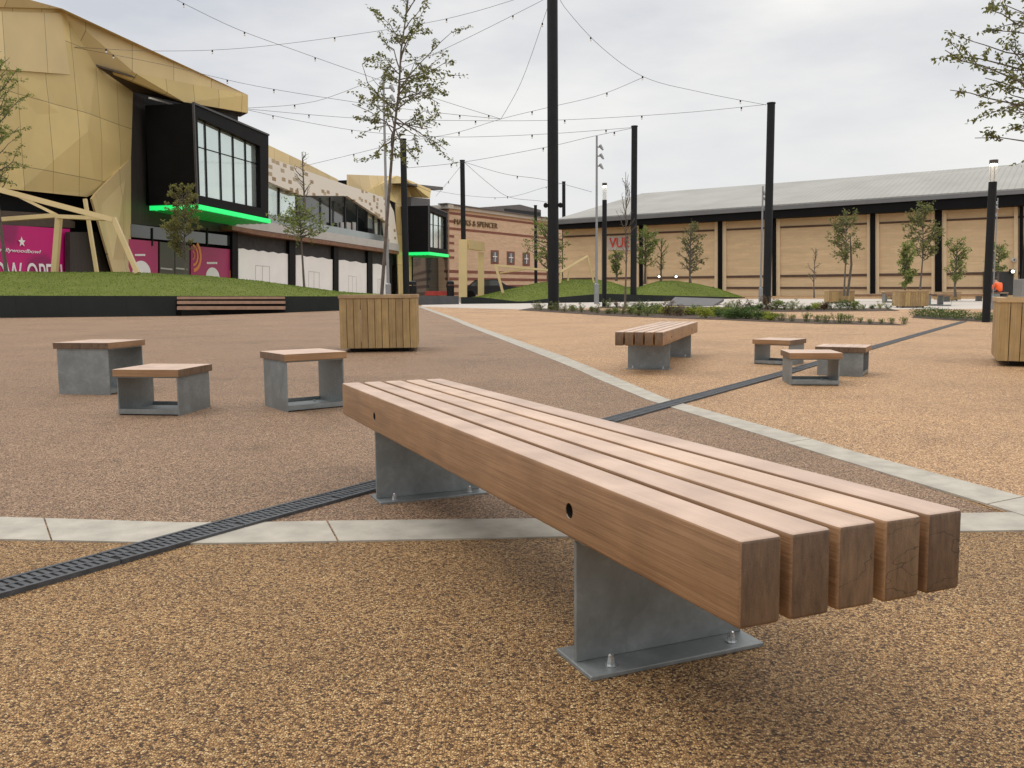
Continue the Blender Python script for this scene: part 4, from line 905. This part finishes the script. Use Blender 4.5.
for x,y0,y1 in ((279,186,227),(297,195,230),(330,197,234),(345,197,236),(357,200,238),(367,206,240),(373.5,212,241),(379,216,242)): panel('mullion',wing,[(x,y0),(x+1,y0+.3),(x+1,y1+.3),(x,y1)],-.2,.12,m_dark)
m_bal=simple('balustrade_glass',(.25,.29,.29),.15,.3,.08,.5)
panel('balustrade',wing,[(262,213),(385,236),(385,242),(262,222.5)],.0,.06,m_bal)
for x in (341,347,353): panel('interior_panel',wing,[(x,222),(x+4,222.8),(x+4,238),(x,237)],-.8,.1,m_fascia)
panel('pale_fascia',wing,[(236,218),(262,221),(399,244),(399,251),(262,230.5),(236,226.5)],.45,.6,m_fascia)
panel('bronze_soffit',wing,[(232,225.5),(262,231),(399,251.3),(399,254.3),(262,235.5),(232,230)],.5,.9,m_rust)
panel('dark_wall',wing,[(232,229.5),(399,254),(399,292),(232,292)],-.55,6,m_black)
panel('dark_wall',wing,[(232,229.5),(399,254),(399,266),(232,250)],-.35,.2,simple('dark_scaffold_sheet',(.022,.022,.024),.7,0,.5,2))
for k,(a,b_) in enumerate(((238.5,288.5),(296,333.5),(339,367.5),(373,387.5))):
    yt=lambda x:248.6+(x-238.5)*.114
    q=[(a,yt(a))]
    nn=max(3,int((b_-a)/5))
    for i in range(1,nn): x=a+(b_-a)*i/nn; q.append((x,yt(x)+(-.7 if i%2 else .5)))
    q+=[(b_,yt(b_)),(b_,296),(a,296)]
    h_=panel('hoarding',wing,q,-.2,.1,m_white)
    # door outline cut in the hoarding
    xm=a+(b_-a)*.48; dw=(b_-a)*.14
    yd=lambda x:yt(x)+16+(0)*(x)
    mbd=MB()
    for (x0,y0),(x1,y1) in (((xm-dw,yt(xm)+14),(xm+dw,yt(xm)+15.2)),((xm-dw,yt(xm)+14),(xm-dw,296)),((xm+dw,yt(xm)+15.2),(xm+dw,296)),((xm,yt(xm)+14.6),(xm,296))):
        mbd.beam(F(x0,y0,-.19),F(x1,y1,-.19),.03,.03,up=F.n)
    mbd.build('door_outline',m_fascia,h_)
for a,b_ in ((232.5,238),(289.5,295.5),(334,338.5),(368,372.5),(388,392)): panel('pier',wing,[(a,228),(b_,229),(b_,298),(a,298)],-.05,.6,m_black)
# second gold volume with its own window box
gold2=thing('gold_building','smaller distant gold-clad block behind the white parapet, with a black box window','building',F(400,295,-1))
V2=dict(a=(347.8,174.5,-1.5),b=(389.5,176,-1.5),c=(366,191.5,-1.2),d=(347.8,186,-1.5),e=(397,175.6,-.6),f=(411.6,197,.6),g=(411.6,294,.6),h=(399,294,.4),i=(396,203,.2),j=(388,199,-.4),k=(431,189.5,3.2),l=(430,198.5,3.2),m=(404,178,-.2))
facets('gold_wall',gold2,V2,[('a','b','c','d')],m_gclad2); facets('gold_wall',gold2,V2,[('b','e','i','j','c'),('e','m','f','g','h','i')],m_gclad); facets('roof_edge',gold2,V2,[('m','k','l','f')],m_gclad)
panel('wall',gold2,[(350,180),(396,182),(412,199),(447,215),(447,300),(399,300),(350,200)],-1.7,8,m_black)
panel('soffit',gold2,[(411,197),(430,199),(430,207),(411,206)],.8,.5,m_slate2)
panel('dark_glass_wall',gold2,[(413,250),(447,256),(447,300),(413,300)],-.8,.2,m_dglass)
wb2,ou2,bk2=windowbox('small distant black box window with glass front above a green light',(428.5,205.5),(447.5,213),(447.5,254),(428.5,251.5),[(430.5,211),(446,217.5),(446,249.5),(430.5,247)],[.33,.66],3.6,True)
canopy('bright green glowing canopy edge under the small distant box window',ou2,bk2,.34,(ou2[3].x,ou2[3].y,ou2[3].z))
rf=thing('roof_canopy','thin grey flat roof blade beside the distant gold block','roof',F(420,186,4)); panel('roof_blade',rf,[(405,183),(443,187),(443,190),(425,189)],1.5,2,m_slate2)
for rt in (bld,bn,doors,wing,gold2,rf,wb,wb2)+tuple(o for o in bpy.data.objects if o.parent is None and o.type=='EMPTY' and (o.name.startswith('banner') or o.name.startswith('green_canopy'))):
    if rt.get('_d'): continue
    rt['_d']=1
    for c in kids(rt):
        c.data.transform(Matrix.Translation(-Vector(rt.location)))
        for k in kids(c): k.data.transform(Matrix.Translation(-Vector(rt.location)))
# ------------------------------------------------------------------ striped brick store
c0=at(447.8,290,125); MS=Plane((c0.x,c0.y,0),(.846,-.534,0)); uM=Vector((.534,.846,0))
m_ms=brick('salmon_brick',(.62,.43,.29),(.68,.49,.34),(.58,.44,.32),tuple(uM),.7,.22,.012); m_red=brick('red_brick_band',(.21,.075,.05),(.25,.095,.065),(.2,.1,.08),tuple(uM),.7,.22,.012); m_stone=simple('cream_stone',(.50,.46,.40),.8,0,.08,1)
store=thing('brick_store','salmon brick store with dark red brick bands and small cross-barred windows','building',(c0.x,c0.y,zg(125)))
T=lambda x:204.3+(x-447.8)*.1415   # cornice line
def scl(x,f): # height fraction between cornice and horizon at x
    hy=291.3-(x-512)*.0086; t=T(x); return hy+(t-hy)*f
def msband(name,f0,f1,x0,x1,off,mat,th=.15):
    q=[MS(x0,scl(x0,f1),off),MS(x1,scl(x1,f1),off),MS(x1,scl(x1,f0),off),MS(x0,scl(x0,f0),off)]; return MB().prism(q,-MS.n*th).build(name,mat,store)
msband('wall',-.08,.955,447.8,640,0,m_ms,8); msband('cornice',.957,1.0,447.8,640,.35,m_stone,1.2); msband('coping',1.002,1.015,446.5,640,.6,m_slate2,1.5)
for f in (.905,.728): msband('red_band',f-.014,f+.014,447.8,640,.04,m_red)
for f in (.81,.64,.56,.475,.395): msband('red_quoin',f-.014,f+.014,447.8,454.3,.04,m_red)
for f in (.235,.15,.065,-.02): msband('red_band',f-.017,f+.017,447.8,600,.04,m_red)
text('MARKS & SPENCER','lettering',store,MS,454.6,224.2,5.6,simple('bronze_letters',(.16,.10,.04),.4,.5),.12,wpx=43,th=.1)
# shear lettering is handled by the wall plane; windows
for x0,x1,y0,y1 in ((491,498.8,250,264),(507,514.8,251.3,264.8),(522.8,530,252.4,266)):
    o=MB().prism([MS(x,y,.05) for x,y in ((x0,y0),(x1,y0+.4),(x1,y1),(x0,y1))],-MS.n*.2).build('window_frame',m_red,store)
    MB().prism([MS(x,y,.09) for x,y in ((x0+1.6,y0+1.8),(x1-1.6,y0+2.1),(x1-1.6,y1-2),(x0+1.6,y1-2))],-MS.n*.1).build('pane',m_dglass,o)
    xm=(x0+x1)/2; ym=(y0+y1)/2-.5; mb=MB(); mb.beam(MS(xm,y0+2.1,.12),MS(xm,y1-2.1,.12),.13,.13,up=MS.n); mb.beam(MS(x0+1.8,ym,.15),MS(x1-1.8,ym+.2,.15),.1,.13); mb.build('glazing_bar',m_wp,o)
L2=Plane((c0.x,c0.y,0),(-.67,-.74,0))
m_ms_shade=brick('salmon_brick_shaded',(.30,.20,.14),(.34,.23,.16),(.3,.22,.16),(-.74,.67,0),.7,.22,.012)  # same salmon brick darkened, shade of the turned side put into its colour
q=[(447.8,T(447.8)+4),(424,T(447.8)+5),(424,296),(447.8,297)]; MB().prism([L2(x,y,0) for x,y in q],-L2.n*.3).build('side_wall',m_ms_shade,store)
q=[(448.5,T(447.8)),(422,T(447.8)+2),(422,T(447.8)+5),(448.5,T(447.8)+4)]; MB().prism([L2(x,y,.4) for x,y in q],-L2.n*1).build('side_cornice',m_stone,store)
for f in (.235,.15,.065,-.02,.395,.475,.56,.64,.728,.81,.905):
    y=scl(447.8,f); MB().prism([L2(x,yy,.04) for x,yy in ((447.8,y-1.3),(424,y-.9),(424,y+1.2),(447.8,y+1.3))],-L2.n*.1).build('red_band',m_red,store)
adoptees=[store]
pent=thing('rooftop_unit','grey rooftop unit standing on the roof of the striped brick store','rooftop unit',MS(515,215,-6))
MB().prism([MS(x,y,-6) for x,y in ((489,207),(520,204.5),(541,210),(541,222),(489,220))],-MS.n*8).build('housing',m_slate2,pent); MB().prism([MS(x,y,-5.9) for x,y in ((505,208.5),(541,212.5),(541,216),(505,213))],-MS.n*.1).build('louvre',m_dark,pent)
adoptees.append(pent)
# ------------------------------------------------------------------ long buff brick hall on the right
WP=Plane((26.4,68,0),(-.543,-.84,0)); uW=Vector((.84,-.543,0)); m_buff=brick('buff_brick',(.67,.505,.315),(.72,.55,.345),(.66,.50,.32),tuple(uW),.6,.2,.014)
m_pil=simple('pale_buff_stone',(.72,.57,.38),.85,0,.06,2); m_bb=simple('brown_brick_band',(.10,.06,.045),.8)
def roofmat():
    m,nt,b=newmat('ribbed_roof'); tc=nt.nodes.new('ShaderNodeTexCoord'); dt=nt.nodes.new('ShaderNodeVectorMath'); dt.operation='DOT_PRODUCT'; dt.inputs[1].default_value=tuple(uW); nt.links.new(tc.outputs['Object'],dt.inputs[0])
    f=M_(nt,'FRACT',M_(nt,'MULTIPLY',dt.outputs['Value'],2.4)); g_=M_(nt,'LESS_THAN',f,.22); n=noi(nt,tc.outputs['Object'],.25,6)
    rp=ramp(nt,[(.3,(.31,.307,.285)),(.7,(.39,.385,.36))]); nt.links.new(n,rp.inputs[0]); nt.links.new(mix(nt,M_(nt,'MULTIPLY',g_,.4),rp.outputs[0],(.24,.24,.23)),b.inputs['Base Color']); b.inputs['Roughness'].default_value=.85; b.inputs['Specular IOR Level'].default_value=.2
    bump(nt,b,g_,.4,.05); return m
hall=thing('brick_hall','very long buff brick hall with pale ribbed metal roof and black eaves','building',WP(800,296,0))
def wline(tab): return lambda x: interp(tab,x)
eb=wline([(556,229.3),(600,227),(820,216.8),(1024,205.8),(1200,196.3)]); et=wline([(556,221.5),(600,219),(820,205),(1024,191),(1200,179)])
X0,X1=558,1200
def wpoly(name,top,bot,x0,x1,off,mat,th):
    q=[WP(x0,top(x0),off),WP(x1,top(x1),off),WP(x1,bot(x1),off),WP(x0,bot(x0),off)]; return MB().prism(q,-WP.n*th).build(name,mat,hall)
wpoly('wall',lambda x:eb(x)-4,lambda x:302,X0+5,X1,0,m_buff,12)
wpoly('eaves',et,eb,X0-3,X1,1.1,m_black,1.3)
wpoly('gutter',lambda x:et(x)-1,lambda x:et(x)+3,X0-3,X1,1.25,simple('grey_gutter',(.16,.165,.175),.5,.2,.08,1),.14)
rl=[(X0-3,et(X0-3)-.8,1.0),(X1,et(X1)-.8,1.0),(X1,146.5,-14),(1024,165.2,-14),(820,181,-14),(642,194.5,-14),(618,201.5,-11)]
MB().prism([WP(*p) for p in rl],(0,0,.12)).build('roof',roofmat(),hall)
wpoly('brown_band',wline([(556,236.2),(647,233),(820,225),(1024,216.3),(1200,208)]),wline([(556,238),(647,235),(820,227),(1024,218.6),(1200,210)]),X0+5,X1,.06,m_bb,.1)
wpoly('brown_band',wline([(556,278),(820,276.3),(980,273.3),(1200,269)]),wline([(556,280),(820,278.6),(980,275.7),(1200,272)]),X0+5,X1,.06,m_bb,.1)
wpoly('brown_band',lambda x:286.8,lambda x:288.8,X0+5,X1,.06,m_bb,.1)
for a,b_,c in ((636,639,'l'),(639,642.4,'d'),(643,646.3,'l'),(714.5,717.7,'l'),(717.9,721.8,'d'),(722.4,726,'l'),(769.3,772,'l'),(772.3,775.4,'d'),(776.2,779.8,'l'),(867,870,'l'),(870.2,875,'d'),(875.4,879,'l'),(931.5,934.8,'l'),(935,941.5,'d'),(942,946.4,'l'),(1014,1018,'l'),(1019.5,1023,'d'),(597.3,601.5,'l'),(1100,1106,'d')):
    wpoly('dark_post' if c=='d' else 'pilaster',lambda x:eb(x)-1,lambda x:301,a,b_,.30 if c=='d' else .16,m_black if c=='d' else m_pil,.3)
wpoly('sign_panel',lambda x:236.8+(x-608)*-.03,lambda x:250.3,608,630.5,.1,simple('pale_grey_sign',(.50,.46,.42),.6),.08)
text('VUE','sign_lettering',hall,WP,609.3,247.6,9.5,simple('red_orange_letters',(.62,.07,.04),.5),.16,wpx=19.5,th=.1)
wpoly('service_door',lambda x:271.5,lambda x:301,983,1013,.1,simple('dark_green_grey',(.03,.035,.037),.5),.08)
adoptees.append(hall)
for rt in adoptees:
    for c in kids(rt):
        c.data.transform(Matrix.Translation(-Vector(rt.location)))
        for k in kids(c): k.data.transform(Matrix.Translation(-Vector(rt.location)))
def floodlight(label,px,py,s=1.0,mat=None,off=.5):
    p=WP(px,py,off); t=thing('floodlight',label,'light',p); k=p.y/FP*s
    MB().box(-1.6*k,1.6*k,.0,.16,-1.6*k,1.6*k,bev=.01).build('housing',m_dark,t); MB().tube([(0,-.02,0),(0,-.06,0)],1.0*k,14).build('lens',mat or m_wlamp,t); MB().beam((0,.16,0),(0,.6,0),.05,.05).build('bracket',m_dark,t)
floodlight('lit floodlight on the brick wall, left one of the pair above the central lawn',659,276.5,1.0)
floodlight('lit floodlight on the brick wall, right one of the pair above the central lawn',676,276.5,1.0)
floodlight('bright floodlight on the wall beside the person in orange',1012.5,271.5,1.4)
p=WP(1013,260,.2); t=thing('alarm_box','round pale alarm box on the brick wall near the right edge','alarm box',p); MB().tube([(0,0,0),(0,-.15,0)],.16,16).build('cover',m_fascia,t); MB().tube([(0,-.151,0),(0,-.2,0)],.05,10).build('lens',m_dark,t)
# ------------------------------------------------------------------ gold tubular frames
def frame(label,segs,Y,w,name='tube_sculpture'):
    o=Vector(at(segs[0][0][0],290,Y)); root=thing(name,label,'sculpture',(o.x,Y,zg(Y)+.8)); r0=Vector(root.location)
    for a,b,ya,yb,ww in segs:
        MB().beam(at(a[0],a[1],Y+ya)-r0,at(b[0],b[1],Y+yb)-r0,ww*.86*Y/FP,ww*.86*Y/FP,up=Vector((0,-1,.1))).build('beam',m_gframe,root)
frame('large angular gold tube frame on the left lawn in front of the magenta banner',[((-60,174),(113.5,220),0,0,6),((113.5,218),(137.5,273),0,-.1,5),((-60,224),(57,215.5),1.6,1.6,5),((20,197),(56,214.5),3,1.6,3.2),((56,216.5),(112,219),1.6,.1,4.5),((59,216),(54.5,274),1.6,1.6,6.2),((85,199),(97,273),3.4,3.2,4)],36,5)
frame('low angular gold tube frame lying on the central lawn left of the thick pole',[((495.5,265),(503,293),0,0,3),((494,265.3),(531,268.7),0,1,2.4),((531,268.7),(561,271.5),1,2,2.4),((500,273),(528,268.9),2,1,1.6),((561,271.5),(560,283),2,2,2.6),((561,271.5),(587.5,256),2,2.6,2.6),((587.5,256),(594,283),2.6,2.6,2.2),((569,270.5),(568,281),3,3,2)],50,3)
o=at(463,303,50); pf=thing('portal_frame','tall thick gold portal frame on a pale plinth beside the thin black pole','sculpture',(o.x,50,zg(50))); r0=Vector(pf.location); k=50/FP
MB().beam(at(463,297,50)-r0,at(463,239.6,50)-r0,8*k,8*k,up=Vector((0,-1,0))).build('column',m_gframe,pf)
MB().beam(at(466.5,244,50.4)-r0,at(482.5,247,54)-r0,.3,9*k,up=Vector((0,0,1))).build('lintel',m_gframe,pf)
MB().beam(at(481,252.5,54)-r0,at(481,300,54)-r0,6.5*k,5*k,up=Vector((0,-1,0))).build('column',m_gframe,pf)
MB().tube([at(463,306.0,50)-r0,at(463,297.2,50)-r0],[2.6*k,4.6*k],4).build('plinth',m_conc,pf)
# small things near the store
p=G(437,60); t=thing('barrier','low red barrier in front of the striped brick store','barrier',p)
k=60/FP; MB().box(-12*k,11*k,0,.08,.32,.62,bev=.01).build('red_board',simple('red_board',(.42,.05,.04),.6,0,.3,3),t)
for s in (-1,0,1): MB().box(s*10*k-.04,s*10*k+.04,.09,.17,0,.6).build('post',m_dark,t)
for px,Yc,lb in ((413,57,'dark bollard-like litter bin left of the red barrier'),(450.5,58,'dark litter bin at the right end of the red barrier')):
    p=G(px,Yc); t=thing('litter_bin',lb,'bin',p); MB().tube([(0,0,0),(0,0,1.0)],[.24,.26],14).build('body',m_dark,t,smooth=True); MB().tube([(0,0,1.05),(0,0,1.25),(0,0,1.32)],[.27,.24,.1],14).build('hood',m_dark,t,smooth=True)
# parked cars glimpsed under the gold frame
def car(label,px,Y,col):
    p=G(px,Y); t=thing('parked_car',label,'car',p); prof=[(-2.1,.35),(-2.15,.75),(-1.55,.92),(-1.0,1.38),(.55,1.42),(1.2,.98),(2.05,.85),(2.15,.4)]
    MB().prism([(x,-.8,z) for x,z in prof],(0,1.6,0)).build('body',col,t)
    MB().prism([(x,-.82,z) for x,z in ((-1.4,.95),(-.95,1.3),(.5,1.34),(1.0,.98))],(0,1.64,0)).build('window',m_dglass,t)
    for x in (-1.35,1.35):
        for y in (-.84,.66): MB().tube([(x,y,.32),(x,y+.18,.32)],.32,16).build('wheel',m_black,t)
car('dark parked car seen between the gold portal frame and the low gold frame',490,62,simple('black_paint',(.02,.02,.025),.3,.3))
# ------------------------------------------------------------------ person in orange
def skin(name,verts,edges,rad,mat,parent,sub=2):
    me=bpy.data.meshes.new(name); me.from_pydata(verts,edges,[]); o=bpy.data.objects.new(name,me); C.objects.link(o); o.modifiers.new('s','SKIN'); 
    for i,r in enumerate(rad): me.skin_vertices[0].data[i].radius=(r,r)
    me.skin_vertices[0].data[0].use_root=True
    s=o.modifiers.new('u','SUBSURF'); s.levels=s.render_levels=sub
    bpy.context.view_layer.update(); m2=bpy.data.meshes.new_from_object(o.evaluated_get(bpy.context.evaluated_depsgraph_get())); bpy.data.objects.remove(o)
    m2.materials.clear(); m2.materials.append(mat)
    for p_ in m2.polygons: p_.use_smooth=True
    r=bpy.data.objects.new(name,m2); C.objects.link(r); r.parent=parent; return r
Yp=40; p=G(999,Yp); per=thing('person','person in orange high-visibility jacket and dark trousers sitting bent forward beyond the right planter','person',p); per.scale=(.92,.92,.92); per.rotation_euler=(0,0,.35)
m_skin=simple('skin',(.45,.27,.2),.6,0,.04); m_trs=simple('dark_trousers',(.02,.02,.03),.8); m_hiv=simple('orange_jacket',(.95,.13,.02),.6,0,.08,3); m_hair=simple('dark_hair',(.03,.025,.02),.8)
bv=[(0,0,.50),(0,.04,.70),(0,.12,.90),(0,.20,1.00),(0,.26,1.09),(0,.30,1.17),(-.10,.08,.50),(-.14,.46,.52),(-.15,.44,.08),(-.15,.56,.04),(.10,.08,.50),(.14,.46,.52),(.15,.44,.08),(.15,.56,.04),(-.18,.12,.93),(-.27,.22,.70),(-.18,.40,.60),(-.12,.46,.58),(.18,.12,.93),(.27,.22,.70),(.18,.40,.60),(.12,.46,.58)]
be=[(0,1),(1,2),(2,3),(3,4),(4,5),(0,6),(6,7),(7,8),(8,9),(0,10),(10,11),(11,12),(12,13),(2,14),(14,15),(15,16),(16,17),(2,18),(18,19),(19,20),(20,21)]
rad=[.13,.13,.14,.06,.085,.07,.09,.065,.045,.04,.09,.065,.045,.04,.06,.045,.035,.03,.06,.045,.035,.03]
skin('body',bv,be,rad,m_skin,per)
skin('jacket',[bv[i] for i in (0,1,2,14,15,16,18,19,20)],[(0,1),(1,2),(2,3),(3,4),(4,5),(2,6),(6,7),(7,8)],[.165,.165,.175,.085,.07,.055,.085,.07,.055],m_hiv,per)
skin('trousers',[bv[i] for i in (0,6,7,8,10,11,12)],[(0,1),(1,2),(2,3),(0,4),(4,5),(5,6)],[.15,.11,.085,.07,.11,.085,.07],m_trs,per)
skin('hair',[(0,.20,1.12),(0,.24,1.20),(0,.30,1.22)],[(0,1),(1,2)],[.085,.085,.07],m_hair,per)
dup(bpy.data.objects['stool'],(p.x,p.y,p.z),(0,0,.35),'stool the person in orange is sitting on','square timber topped stools',(1,1,1.05))
for o in bpy.data.objects:
    if '_d' in o: del o['_d']
